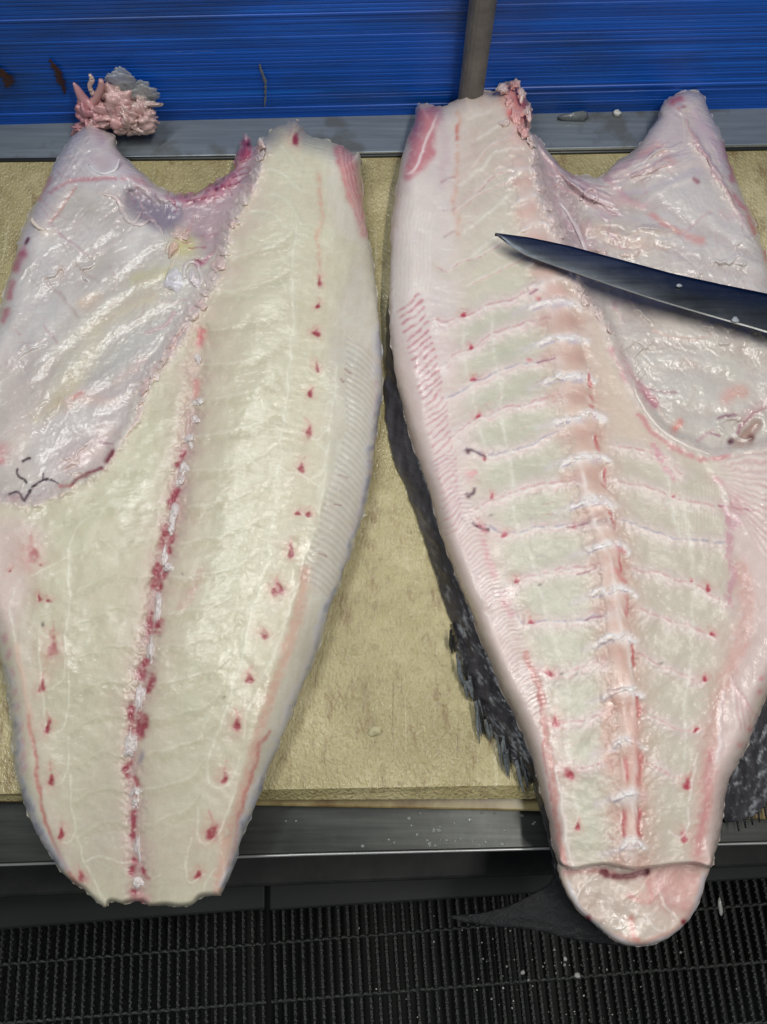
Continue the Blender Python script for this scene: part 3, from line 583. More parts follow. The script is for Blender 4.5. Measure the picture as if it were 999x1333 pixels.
# white connective lines
W = (232, 230, 212)
LINES = [[(388,291),(383,330),(380,375),(383,420),(377,465),(375,514),(368,555),(364,615),(355,675),(346,735),(331,780),(322,825),(308,879),(296,915),(283,955),(273,986),(270,1008),(276,1022),(287,1027),(303,1015),(311,985)],
 [(442,480),(435,516),(430,552),(427,591),(421,634),(412,686),(400,720),(394,744),(382,783),(373,819),(352,861),(338,882)],
 [(355,552),(380,560),(403,567),(427,590)],[(355,606),(380,612),(397,621),(421,636)],[(382,660),(398,672),(412,687)],[(370,777),(384,768),(393,756)],[(352,834),(364,824),(373,813)],[(406,624),(416,616),(424,606)],[(412,572),(424,562),(430,556)],[(410,526),(424,526),(432,518)],
 [(259,1050),(257,1080),(262,1094),(270,1098),(280,1090),(288,1076),(298,1055),(306,1036)],[(249,1090),(243,1110),(241,1125),(244,1142),(250,1147),(260,1142),(267,1137)],[(262,960),(275,920),(290,890)],
 [(318,960),(322,930),(335,900)],[(260,1175),(268,1150),(282,1130)],
 [(88,715),(90,760),(87,800),(85,850),(82,880),(72,894),(62,897)],[(87,830),(88,880),(86,930),(80,950),(70,957)],[(90,960),(88,1000),(82,1015),(72,1022)],[(92,1010),(94,1050),(96,1080),(90,1096),(82,1097)],[(100,1090),(112,1120),(130,1160),(140,1176)],[(106,718),(70,735),(44,750)],[(18,770),(14,800),(20,840),(30,880),(36,920)],[(120,670),(100,690),(90,715),(88,760)],[(48,830),(56,900),(60,950)],
 [(115,1118),(130,1114),(150,1118),(168,1122)]]
for l in LINES: c.line(l, W, 1.3, 0.55, 0.0004, jit=5, rough=.7)
for l in LINES[:2]: c.line(l, (218, 217, 198), 5, 0.3)
# arcs of the muscle blocks near the head end
for l in [[(364,190),(378,205),(391,219)],[(349,219),(370,225),(391,252)],[(355,252),(376,264),(394,291)],[(325,275),(355,279),(388,312)],[(331,306),(355,318),(376,345)],[(352,350),(366,365),(372,378)],[(290,378),(310,382),(330,384)]]:
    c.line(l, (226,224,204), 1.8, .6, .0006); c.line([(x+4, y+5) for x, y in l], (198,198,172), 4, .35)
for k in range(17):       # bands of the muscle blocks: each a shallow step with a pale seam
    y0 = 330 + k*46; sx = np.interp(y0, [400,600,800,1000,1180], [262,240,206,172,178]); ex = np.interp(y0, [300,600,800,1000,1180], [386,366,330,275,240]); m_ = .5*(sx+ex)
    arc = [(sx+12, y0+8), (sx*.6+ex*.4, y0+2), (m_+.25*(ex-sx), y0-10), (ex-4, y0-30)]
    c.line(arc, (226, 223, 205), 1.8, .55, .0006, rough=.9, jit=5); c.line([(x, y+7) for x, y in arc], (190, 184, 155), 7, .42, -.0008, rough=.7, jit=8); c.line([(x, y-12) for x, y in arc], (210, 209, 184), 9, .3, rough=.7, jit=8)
    if y0 > 560:
        lx = np.interp(y0, [600,700,900,1100], [70,88,86,96]); arc = [(sx-12, y0+8), (.5*(sx+lx), y0+4), (lx+8, y0+24)]
        c.line(arc, (216,213,190), 1.5, .4, .0005, rough=.9, jit=7); c.line([(x, y+6) for x, y in arc], (186,181,152), 6, .32, -.0008, rough=.7, jit=8)
# red muscle at the head end, fin roots
c.area([(436,193),(455,197),(466,215),(474,260),(477,312),(467,290),(456,265),(447,235)], (194,112,118), 0.85, 3, rough=.8)
for k in range(4): c.line([(443+6*k,196+k*3),(454+6*k,240+6*k),(466+3*k,280+8*k)], (226,200,190), 1.2, .7)
c.line([(440,190),(448,225),(458,270)], (224,170,160), 2.5, .6)
for k in range(40):
    y = 440 + k*8.0; x = 444 - max(0, y-560)*0.30; x2 = np.interp(y+34, [470,560,640,720,800], [494,489,476,455,432])
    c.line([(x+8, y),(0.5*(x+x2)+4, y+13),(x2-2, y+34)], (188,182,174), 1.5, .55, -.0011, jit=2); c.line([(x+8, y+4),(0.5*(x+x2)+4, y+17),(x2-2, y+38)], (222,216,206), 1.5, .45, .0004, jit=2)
for k in range(12): c.blob(489 - max(0,k-4)**1.5*1.6, 500+k*17, 3, 5, 10, (196,140,146), .5)
for l in [[(445,494),(448,498)],[(452,480),(456,484),(460,486)],[(440,620),(452,622)],[(436,658),(446,660)],[(416,720),(426,724)]]: c.line(l, (140,96,92), 1, .6)
# salmon muscle stripes along both edges near the tail
c.line([(399,742),(390,800),(372,850),(353,905),(340,950),(324,1004),(313,1051),(296,1094),(288,1140),(286,1160)], (212,166,148), 7, .65, -.001, rough=.5)
c.line([(352,950),(334,985),(322,1040),(312,1080),(298,1130)], (186,110,104), 2.6, .6, jit=8)
c.line([(36,930),(42,960),(49,1004),(54,1051),(68,1094),(86,1130),(101,1152)], (190,116,108), 2.6, .7, -.001, rough=.5); c.line([(22,840),(34,900),(42,960)], (222,180,160), 4, .5)
for x, y in [(7,831),(12,851),(15,877),(19,899),(23,922),(26,946),(28,968),(29,985),(31,1000)]: c.blob(x, y, 4.5, 8, 12, (206,160,164), .75, .0006, hard=4); 
c.line([(-2,815),(8,870),(16,930),(24,1000),(34,1045),(48,1085),(66,1112)], (222,216,214), 3, .5)
c.area([(173,1174),(180,1160),(190,1162),(190,1176)], (220,176,170), .7, 2)
for l in ([(496,430),(495,500),(489,550),(480,625),(467,680),(449,735),(430,790),(404,865),(378,934),(350,998),(332,1050),(320,1080),(308,1117),(296,1150)], [(4,870),(14,912),(18,945),(21,985),(28,1020),(36,1046),(44,1068),(54,1089),(68,1110),(82,1132)]):
    c.line(l, (168,170,182), 4.5, .75, jit=8, rough=.8); c.line([(x-6 if x > 200 else x+6, y) for x, y in l], (212,208,212), 3.5, .5, jit=8, rough=.8)
    for (x, y) in catmull(l, 4): c.blob(x+random.uniform(-3, 3), y+random.uniform(-6, 6), random.uniform(2, 4), random.uniform(3, 7), 15, (132,136,152) if random.random() < .5 else (196,196,204), .5)
LO = [(330,200),(470,330),(470,600),(400,800),(300,1150),(130,1150),(50,950),(60,700),(160,600),(260,420)]
veins(c, 260, LO, [(222,221,202),(192,190,164),(214,204,188)], 1.3, .3, 5, 26, 2.6, .0003)
veins(c, 60, LO, [(224,222,208)], .9, .6, 6, 16)
veins(c, 40, [(10,440),(240,330),(250,400),(160,540),(20,620)], [(196,160,160),(226,220,216)], 1.1, .55, 7, 30)
veins(c, 50, [(150,235),(320,190),(330,220),(270,330),(170,280)], [(150,70,90),(206,150,154),(222,206,206)], 1.5, .55, 8, 22, None, .0006)
c.Z += 0.012*np.exp(-((c.X - np.interp(c.Y, [200,500,900,1150], [380,335,260,225]))/70)**2) * np.clip(1-FL*2, 0, 1)
# relief: rolled edge and taper towards the tail
c.Z *= np.clip(1 - np.clip((c.Y - 850) / 330, 0, 1) * 0.45, 0, 1)
er = np.full(c.X.shape, 26.0); er += 75 * blur(((c.X > 400) & (c.Y > 300)).astype(float), 50) ; er += 14*blur(((c.X>300)&(c.Y>650)).astype(float), 40)
er *= 1 - .72*np.clip((c.Y-1090)/50, 0, 1); c.Z = np.maximum(c.Z, 0.006)

def fish_from(c, root, outline, er, step, flap, zlow, skin, label_of=None, jag=1.0):
    X, Y, Z, q = slab(c, outline, step, er, zlow, jag)
    Wd = UW(X, Y, Z); cl = c.colours(X, Y)
    fx, fy = X[q].mean(1), Y[q].mean(1)
    fm = c.at(blur(inside(c.X, c.Y, catmull(flap, 4, True)).astype(float), 1.5), fx, fy) > 0.5
    for nm, sel, mt in (('flesh', ~fm, M['flesh']), ('belly_lining', fm, M['lining'])):
        qq = q[sel]; used = np.unique(qq); re = np.full(len(X), -1); re[used] = np.arange(len(used))
        link(nm, mesh_np(nm, Wd[used], re[qq], cl[used]), mt, root)
    v, sq = skirt(Wd, boundary(q), 0.004, -0.008); link('skin', mesh_np('skin', v, sq), skin, root)
    return X, Y, Z
fl = empty('fish', V(260, 700, 0.002)); tag(fl, 'cream fleshed half fish with a red and white line down its middle', 'fish')
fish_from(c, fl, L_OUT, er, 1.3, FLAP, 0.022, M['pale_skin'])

def surf(c, er_unused, px, py): return c.at(c.Z, px, py)
def lump(c, root, name, x, y, rx, ry, ang, hgt, colr, mt, seed, mixc=0.15, n=20, pw=2.0):
    """a raised knob of bone or gristle sunk into the flesh"""
    u, v = np.meshgrid(np.linspace(-1, 1, n), np.linspace(-1, 1, n)); r = np.sqrt(u*u + v*v)
    k = np.where(r > 1e-6, np.maximum(abs(u), abs(v)) / np.maximum(r, 1e-6), 1); u, v = u*k, v*k; r = np.hypot(u, v)
    w = 1 + 0.9*fbm(u*1.5 + seed*3.1, v*1.5 - seed, 4, seed)
    ca, sa = math.cos(R(ang)), math.sin(R(ang)); px = x + (u*rx*ca - v*ry*sa)*w; py = y + (u*rx*sa + v*ry*ca)*w
    z = c.at(c.Z, px, py) - 0.0012 + (hgt + 0.0012) * (1 - r**pw) * (1 + 1.1*fbm(u*2.4+seed, v*2.4, 4, seed+2))
    P = UW(px.ravel(), py.ravel(), z.ravel()); idx = np.arange(n*n).reshape(n, n)
    q = np.stack([idx[1:, :-1], idx[1:, 1:], idx[:-1, 1:], idx[:-1, :-1]], -1).reshape(-1, 4)
    base = c.colours(px.ravel(), py.ravel()); cc = np.concatenate([s2l(np.array(colr)/255.0), [0.5]])
    f = (np.clip((1 - r.ravel()**2) * 1.6, 0, 1) * (1-mixc))[:, None]; f2 = 1 + 0.22*fbm(px.ravel()/4, py.ravel()/4, 2, seed)[:, None]
    return link(name, mesh_np(name, P, q, base*(1-f) + cc*f*f2), mt, root)
def cord(c, root, name, pts, rad, colr, mt, lift=0.001, seed=1):
    """a raised cord of membrane lying on the surface; rad in photo px"""
    P = catmull(pts, 6); n = len(P); rr = np.interp(np.linspace(0, 1, n), np.linspace(0, 1, len(rad)), rad) * 0.00062
    rr = rr * (1 + 0.4*fbm(np.arange(n)*0.45, np.zeros(n) + seed, 2, seed)); P = P + 2.2*np.stack([fbm(np.arange(n)*.35, np.zeros(n)+seed, 3, seed+1), fbm(np.arange(n)*.35, np.zeros(n)+seed+5, 3, seed+2)], -1); z = c.at(c.Z, P[:, 0], P[:, 1]) + lift*.3
    W3 = UW(P[:, 0], P[:, 1], z); mb = MB(); mb.tube([tuple(p) for p in W3], rr, 9, 0.5); me = mb.mesh(name, True)
    a = me.color_attributes.new('Col', 'FLOAT_COLOR', 'POINT'); cc = s2l(np.array(colr)/255.0)
    nz = 1 + 0.12*fbm(np.arange(len(me.vertices))*0.3, np.zeros(len(me.vertices)), 2, seed)
    under = np.repeat(c.colours(P[:, 0], P[:, 1])[:, :3], 9, 0)*1.04; cc = (0.3*cc[None] + 0.7*under)
    a.data.foreach_set('color', np.concatenate([cc*nz[:, None], np.full((len(nz), 1), .6)], 1).astype(np.float32).ravel()); return link(name, me, mt, root)
for i, (x, y, rx, ry, a) in enumerate([(258,468,6,7,0),(259,523,8,8,0),(255,548,6,6,0),(249,572,9,11,15),(239,610,9,9,0),(235,626,8,10,10),(227,672,8,14,10),(224,690,6,8,0),(214,724,6,14,8),(218,738,8,7,0),(206,788,5.5,18,6),(197,848,5,20,6),(183,905,8,20,8),(172,966,9,13,5),(168,978,9,7,0),(175,1030,9,9,0),(177,1045,6,10,0),(180,1104,4.5,18,-4),(179,1148,9,8,0)]):
    lump(c, fl, 'cartilage', x, y, rx*.95, ry*1.08, a, 0.0035, (222, 216, 214), M['bone'], i+3)
for i, (x, y, rx, ry, a) in enumerate([(339,190,5,10,15),(337,205,6,9,10),(331,226,7,12,15),(322,244,8,10,25),(314,260,8,12,30),(305,278,9,12,25),(300,292,8,9,20),(295,312,12,11,0),(288,328,9,12,10),(284,346,11,14,10),(276,366,10,12,25),(266,384,11,11,40),(262,398,9,9,10),(248,410,9,11,35),(236,428,6,14,35),(224,448,6,14,35),(212,470,5,12,35),(200,490,7,12,30),(190,506,7,12,35),(182,524,6,10,30)]):
    lump(c, fl, 'bone_stub', x, y, rx, ry, a, 0.0042, (228, 212, 204) if i % 3 else (226, 200, 194), M['bone'], i+40)
for pts, rad, cc in [([(133,252),(150,257),(158,270),(164,284),(172,289),(182,281),(184,276)],[2,4,5,5,5,4,2],(220,198,194)),([(168,288),(182,292),(196,286),(202,290),(208,298),(213,304)],[3,5,4,4,3,2],(222,196,192)),
    ([(41,284),(46,292),(58,299)],[2.5,4,4],(228,212,192)),([(222,302),(228,310),(236,306),(240,298)],[3,4,5,5],(222,196,186)),([(222,352),(222,334),(218,326),(222,316),(230,318),(234,326),(228,338),(224,350)],[1.5,2,3,3,3,3,2,1.5],(222,194,176)),
    ([(240,362),(242,346),(250,340),(258,346),(262,360),(262,372)],[4,4,4,4,4,3],(222,212,214)),([(160,540),(184,522),(200,494)],[1,2,1.5],(232,220,212)),([(116,214),(130,226),(148,222),(155,206)],[2,4,4,2],(224,220,222)),([(192,434),(214,424),(230,406)],[1,1.6,1],(206,170,172))]:
    cord(c, fl, 'membrane_fold', pts, rad, cc, M['lining'], 0.0008, len(pts))
lump(c, fl, 'membrane_flap', 226, 366, 16, 17, 10, 0.004, (216, 214, 220), M['lining'], 71); lump(c, fl, 'membrane_flap', 252, 366, 11, 14, 0, 0.004, (222, 212, 214), M['lining'], 72)
lump(c, fl, 'membrane_flap', 225, 325, 8, 11, 20, 0.004, (220, 188, 170), M['lining'], 73); lump(c, fl, 'membrane_flap', 236, 306, 13, 10, 10, 0.004, (218, 190, 182), M['lining'], 74)

#@@RIGHT
# ------------------------------------------------------------------ right fish: the side that keeps the backbone
R_OUT = [(547,134),(562,137),(574,138),(580,137),(595,129),(604,119),(611,111),(614,122),(622,120),(631,117),(643,119),(649,110),(658,108),(667,104),(676,104),(678,113),(685,128),(692,140),(693,155),(690,170),(697,176),(706,185),(714,195),(730,215),(748,227),(760,228),(778,230),(786,228),(792,220),(804,209),(820,201),(832,189),(845,170),(857,153),(858,143),(869,129),(888,119),(903,117),(916,124),(922,139),(928,152),(937,170),(944,189),(950,211),(959,232),(968,257),(978,276),(987,303),(996,328),(1002,352),(1014,400),(1040,470),(1058,560),(1060,660),(1050,740),(1034,820),(1010,885),(999,905),(989,931),(979,958),(967,984),(961,995),(953,1010),(945,1036),(942,1063),(938,1088),(931,1113),(925,1130),(905,1126),(880,1127),(855,1130),(838,1132),(822,1133),(808,1130),(790,1127),(768,1129),(750,1133),(738,1131),(728,1124),(719,1099),(714,1070),(706,1041),(699,1012),(690,980),(680,955),(666,924),(651,895),(638,861),(625,832),(613,798),(599,766),(588,735),(575,700),(564,660),(552,622),(540,587),(530,554),(521,517),(513,482),(509,442),(507,405),(506,380),(508,335),(509,305),(514,260),(521,215),(529,185),(538,162),(542,142)]
REDGE = [(694,172),(698,215),(703,248),(716,276),(732,314),(744,345),(754,370),(762,390),(776,402),(790,421),(806,465),(826,504),(841,535),(864,561),(896,579),(921,591),(960,587),(1010,578),(1080,570)]
RFLAP = [(690,168)] + REDGE + [(1100,400),(1030,250),(960,90),(820,100),(730,170)]
COLM = [(672,190),(682,240),(692,290),(704,335),(716,370),(726,394),(735,442),(744,493),(757,544),(764,597),(775,653),(784,682),(792,711),(801,770),(806,833),(813,901),(819,967),(820,1034),(823,1099),(820,1127)]
c = CR = Canvas(490, 90, 1080, 1160, (210, 194, 182), 63)
c.Z[:] = 0.064
base_noise(c, 5, 3.5, 1.2)
# side bands
c.area([(506,380),(520,480),(560,640),(610,770),(660,890),(700,1010),(725,1120),(740,1120),(722,1000),(690,900),(650,800),(620,700),(590,560),(590,480),(600,420),(560,360)], (218, 200, 196), .9, 8)
c.area([(515,260),(530,190),(548,150),(600,150),(590,300),(600,420),(560,430),(515,430),(508,350)], (216, 206, 200), .85, 8)
c.area([(960,600),(1050,600),(1050,760),(1000,900),(960,990),(940,1060),(925,1120),(905,1120),(915,1040),(930,940),(950,850),(960,740),(940,660)], (217, 198, 194), .9, 8)
# pale green muscle panels between the ribs
PAN = [(600,420),(625,360),(660,340),(700,370),(715,420),(728,500),(742,600),(760,700),(775,800),(785,900),(786,1000),(790,1110),(745,1110),(742,1000),(735,930),(712,880),(690,820),(668,760),(650,700),(632,640),(615,560),(606,490)]
c.area(PAN, (194, 193, 173), .95, 11, gl=.35)
c.area([(640,250),(690,200),(700,300),(690,370),(620,400),(600,330)], (209, 204, 184), .7, 14)
c.area([(800,560),(840,570),(900,600),(945,660),(950,740),(935,830),(925,900),(910,960),(905,1100),(860,1110),(846,1000),(838,900),(830,800),(815,700)], (197, 190, 173), .9, 11, gl=.35)
c.area([(770,420),(800,460),(830,530),(880,585),(820,585),(780,520)], (212, 194, 176), .8, 10)
# column
c.line(COLM[5:], (206, 174, 158), 28, .85, rough=.4); c.line(COLM[:6], (216, 184, 176), 16, .7, rough=.4); c.line(COLM[10:], (214,180,166), 14, .6)
c.line(COLM, None, 30, 1, 0.0042)
c.area([(540,150),(556,140),(574,142),(566,170),(562,205),(540,226),(526,232),(532,195)], (196, 120, 128), .85, 3, rough=.8)
for k in range(5): c.line([(570-3*k,146+8*k),(554-3*k,190+7*k),(538-2*k,224)], (228,206,204), 1.2, .7)
c.area([(650,118),(668,106),(688,130),(692,160),(682,178),(664,150)], (214, 130, 124), .8, 4, .002, rough=.8)
for x, y, rr in [(655,118,6),(668,108,5),(664,140,7),(675,165,7),(657,160,6),(686,145,6),(682,125,4),(670,180,8)]: c.blob(x, y, rr, rr*.8, 20, (224,186,180), .6, .0025)
for x, y in [(683,134),(690,150),(674,128),(668,150)]: c.blob(x, y, 6, 4, 60, (205,92,92), .6)
c.line([(598,150),(593,200),(592,240),(596,290),(598,310)], (212,164,142), 3.5, .5, rough=.9, jit=8); c.line([(596,164),(594,180)], (196,110,100), 2.4, .55)
c.line([(572,150),(580,200),(575,240)], (205,180,184), 6, .5)
for l, p in [([(610,154),(625,148),(640,143)],0),([(622,179),(640,170),(658,155)],0),([(616,218),(640,191),(664,178)],1),([(600,240),(628,218),(650,196),(680,192)],0),([(622,248),(645,226),(672,220)],2),([(595,274),(625,251),(676,230)],1),([(606,302),(630,282),(668,250)],0),([(602,340),(634,317),(654,300)],0),([(585,352),(598,340),(630,330),(652,315)],2),([(610,372),(640,356),(690,330)],1),([(560,335),(568,346),(580,352)],2)]:
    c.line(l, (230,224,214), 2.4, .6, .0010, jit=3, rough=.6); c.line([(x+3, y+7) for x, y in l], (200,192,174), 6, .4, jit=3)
    if p: c.line([(x, y+2) for x, y in l], (186,136,140) if p == 2 else (204,166,156), 1.2, .5, jit=3, rough=1.2)
for l in [[(574,236),(590,232)],[(577,276),(588,274),(594,270)],[(578,310),(592,302)]]: c.line(l, (170,134,144), 1.6, .4, rough=1)
# ribs, left
RL = [[(566,418),(580,422),(599,416),(639,396),(676,389),(700,376)],[(580,474),(600,462),(620,452),(645,436),(690,420),(722,412)],[(582,520),(600,512),(630,495),(664,481),(701,471),(724,468)],[(584,572),(604,560),(623,547),(651,535),(689,526),(732,516)],[(606,586),(625,590),(645,591),(689,582),(732,562)],[(606,668),(630,658),(664,644),(707,631),(757,626)],[(617,681),(640,690),(658,696),(689,690),(738,684),(788,680)],[(640,782),(660,772),(687,753),(728,744),(779,737)],[(672,806),(687,812),(718,812),(762,807),(806,795)],[(690,872),(711,877),(741,877),(789,863)],[(712,938),(725,941),(755,941),(789,931)],[(735,1002),(760,1000),(790,992)]]
RR = [[(805,581),(844,589),(870,597),(888,618)],[(800,626),(838,636),(880,649),(930,660)],[(800,676),(844,690),(885,701),(945,708)],[(826,740),(845,746),(870,753),(901,761),(948,789)],[(828,793),(845,800),(870,809),(901,819),(930,832)],[(830,850),(850,862),(870,873),(915,888)],[(836,928),(860,940),(891,950),(911,950)],[(836,990),(860,1003),(890,1015)]]
blue = {2, 4, 6, 8}
for i, l in enumerate(RL):
    c.line(l, (218, 202, 196), 11, 1.0, 0.0030, rough=.3); c.line([(x, y+2) for x, y in l], (230,222,216), 4, .7, rough=.5)
    c.line([(x, y-2) for x, y in l], (150,144,164) if i in blue else (190,138,140), 1.3, .55, rough=1.3, jit=6)
    c.line([(x, y+4) for x, y in l], (208,168,164), 1.4, .35, rough=1.2, jit=8)
for i, l in enumerate(RR):
    c.line(l, (217, 201, 194), 10, .95, 0.0028, rough=.3); c.line(l, (230,220,212), 2.4, .5, .0006)
    c.line([(x, y-1) for x, y in l], (152,146,162) if i == 2 else (196,146,142), 1.3, .6, -.0003, rough=1.0, jit=6)
for l in [[(639,405),(642,458),(651,504),(658,566),(668,613),(670,675),(687,714),(704,768),(718,823),(738,884),(741,945),(744,1010),(752,1060)],[(890,640),(898,707),(903,765),(901,816),(898,870),(892,918),(894,958),(888,1020)],[(870,610),(876,660),(890,700)],[(604,430),(608,480),(620,540),(636,600)]]:
    c.line(l, (222, 218, 204), 3.5, .4, rough=.8); c.line(l, (230,228,218), 1.0, .35, rough=1)
for k in range(16):       # fan of fibres fanning out of the ribs on the right
    x = 880 + 4.2*k; c.line([(x, 640-k), (x+2, 665), (x+1, 690)], (226,222,206), 1, .3, .0003)
# rings of the column, slits
for (x, y), hw in zip([(726,394),(735,442),(744,493),(757,544),(764,597),(775,653),(792,711),(801,770),(806,833),(813,901),(819,967),(820,1034),(823,1099)], [30,30,30,30,28,27,26,26,24,23,22,19,16]):
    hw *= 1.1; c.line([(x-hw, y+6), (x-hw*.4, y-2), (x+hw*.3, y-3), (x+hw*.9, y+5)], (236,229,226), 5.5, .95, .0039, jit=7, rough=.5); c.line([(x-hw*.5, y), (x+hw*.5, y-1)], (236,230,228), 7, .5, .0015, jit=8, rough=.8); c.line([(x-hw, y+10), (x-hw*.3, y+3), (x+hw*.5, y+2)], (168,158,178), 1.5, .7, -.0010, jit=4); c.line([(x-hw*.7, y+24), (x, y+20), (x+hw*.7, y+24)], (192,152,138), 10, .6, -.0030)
    c.line([(x-hw-8, y+8), (x-hw-22, y+14)], (206,196,202), 5, .5)
for (x, y), hw in zip([(680,222),(687,258),(696,296),(707,338),(716,368)], [16,18,20,24,27]): c.line([(x-hw, y+8), (x-hw*.3, y), (x+hw*.4, y-4), (x+hw*.9, y-2)], (228,216,210), 3.6, .75, .0038, jit=6, rough=.4); c.line([(x-hw*.6, y+18), (x+hw*.6, y+14)], (206,164,152), 6, .5, rough=.5)
for x, y, h in [(767,497,8),(770,527,8),(778,576,10),(787,623,11),(796,677,12),(805,736,12),(814,790,13),(823,853,14),(829,921,14),(832,998,20),(812,1072,14),(832,1072,15),(816,1000,12)]:
    c.line([(x-1, y-h), (x+1, y+h)], (186,82,84), 1.9 if y < 990 else 3.6, .8, -.0012, jit=6); c.line([(x-4, y-h), (x-3, y+h)], (234,222,214), 1.5, .8, .001)
for l in [[(757,600),(764,640),(776,680),(796,740),(806,800),(818,860),(825,930),(826,1000),(823,1060)]]: c.line(l, (232,222,216), 2.0, .7, .0012)
for x, y in [(800,712),(801,746),(808,716),(746,686),(700,388),(690,468),(811,757)]: c.blob(x, y, 4, 3, 0, (196,80,90), .6)
for l in [[(738,687),(750,685),(770,680)],[(690,384),(700,376)],[(762,806),(785,802)],[(700,471),(722,466)],[(752,748),(775,741)]]: c.line(l, (140,84,104), 1.2, .7, -.0004)
c.blob(820,1040,14,12,0,(226,222,222),.8,.002); c.blob(822,1110,13,16,0,(226,214,208),.8,.002)
c.line([(800,900),(790,960),(795,1000)], (222,170,154), 8, .4); c.line([(826,920),(830,1000),(838,1040)], (218,160,148), 7, .5)
# blood dots
for x, y, w, h, an in [(605,409,4,5,0),(614,451,5,3,-30),(617,496,6,3.5,-30),(623,543,7,4,-20),(631,596,4,5,0),(642,647,3.5,5,0),(623,686,4,5,0),(656,697,5,4.5,0),(673,757,6,3,-10),(692,810,7,4,30),(715,876,8,4,0),(725,939,5,7,-40),(741,1010,5,9,-40),(751,1079,4.5,9,-10),(890,1090,6,7,20),(899,1020,8,7,0),(920,765,4,4,0),(927,827,5,5,0),(916,886,6,5,0),(909,950,6,3,0),(880,647,3,3,0),(901,756,3,2,0)]: dot(c, x, y, w*.8, h*.85, an, (172,48,66))
for l in [[(606,588),(612,586),(622,590),(632,594)],[(608,643),(616,640),(620,634)],[(616,682),(624,688),(634,690)]]: c.line(l, (66,30,44), 1.8, .85, -.0005)
for x, y in [(606,588),(610,643)]: c.blob(x, y, 3.5, 3, 0, (58,20,32), .9)
for x, y, w, h in [(628,706,4,8),(633,722,5,8),(638,732,6,5),(643,745,4,8),(628,690,3,6),(656,786,5,6),(664,800,4,8),(612,620,6,6),(620,616,3,3)]: c.blob(x, y, w, h, -20, (206,120,130), .6, rough=.7)
for x, y in [(704,759),(751,878),(641,672),(860,862),(732,878)]: c.blob(x, y, 3.5, 1.6, -25, (100,94,86), .7)
# fin roots, left band: pink slanting stripes
for k in range(34):
    t = k/33; x = 522 + 60*t + 8*math.sin(t*3); y = 396 + 290*t
    c.line([(x-3, y+10), (x+10, y), (x+24-6*t, y-12)], (186,116,124), 1.7*(1-.4*t), .75*(1-.45*t), -.0003, jit=5, rough=.7); c.line([(x-6, y+14), (x+8, y+5), (x+34, y-10)], (222,210,206), 1.8, .5, .0003, jit=5)
for k in range(60):
    t = k/59; x = 560 + 130*t; y = 600 + 330*t; c.line([(x+2, y), (x+14, y-10), (x+26, y-12)], (228,216,214), 1.3, .5, .0006, jit=4); c.line([(x+2, y+4), (x+14, y-6), (x+26, y-8)], (204,170,172), 1.2, .45, -.0006, jit=4)
for k in range(9): c.line([(524+5*k, 250+4*k), (521+5*k, 300), (519+5*k, 380)], (226,218,208), 1.4, .5, .0005)
c.line([(516,300),(513,360),(512,420)], (228,222,222), 3, .6)
# salmon stripes
c.line([(686,850),(704,908),(711,955),(720,996),(724,1052),(730,1099),(737,1126)], (204,136,128), 4, .65, -.001, rough=.6); c.line([(692,880),(709,960),(718,1040)], (186,96,96), 1.4, .45, jit=8)
c.line([(726,1000),(733,1050),(738,1090),(748,1126)], (232,222,216), 2, .7, .001)
c.line([(965,740),(974,780),(968,820),(955,860),(942,890),(931,930),(924,985),(920,1030),(912,1085),(908,1122)], (206,160,150), 12, .65, -.001, rough=.5); c.line([(926,980),(920,1040),(908,1110)], (194,118,122), 6, .5)
c.line([(940,900),(938,960),(934,990)], (230,220,222), 3, .6, .0008); c.line([(898,1050),(894,1080),(884,1090),(872,1082)], (228,218,212), 1.4, .7, .0007); c.line([(900,1040),(905,1015),(910,980)], (228,218,212), 1.4, .6, .0007)
c.line([(957,645),(957,662),(955,680),(954,715),(950,760),(945,790)], (192,128,148), 5, .5, jit=12, rough=1.0); c.blob(950,660,14,8,40,(196,126,146),.45,rough=.8); c.line([(936,657),(952,658),(980,664)], (140,50,80), 1.2, .7)
for k in range(12): c.line([(950+k*2, 880+k*3), (956+k*4, 910+k*4), (960+k*3, 950)], (206,160,160) if k % 2 else (230,216,214), 1.5, .5, .0005)
for x, y in [(990,880),(991,902),(975,950),(965,970)]: c.blob(x, y, 4, 4, 0, (206,130,136), .6)
for k in range(14):   # fin muscles fanning out on the right
    a = -0.30 + k*0.085; x0, y0 = 920 + 2*k, 600 + 4.2*k
    c.line([(x0, y0), (x0+60, y0+60*math.tan(a+.1)), (x0+150, y0+150*math.tan(a+.12))], (230,220,212), random.uniform(1.2, 3), random.uniform(.4, .7), .0012, jit=7, rough=.6); c.line([(x0+8, y0+4), (x0+60, y0+5+60*math.tan(a+.1)), (x0+150, y0+7+150*math.tan(a+.12))], (200,156,156), random.uniform(1, 2.6), random.uniform(.2, .55), -.0008, jit=7, rough=.8)
c.blob(925,605,28,10,35,(224,218,200),.7,.0015); c.blob(933,625,10,5,30,(214,150,160),.5)
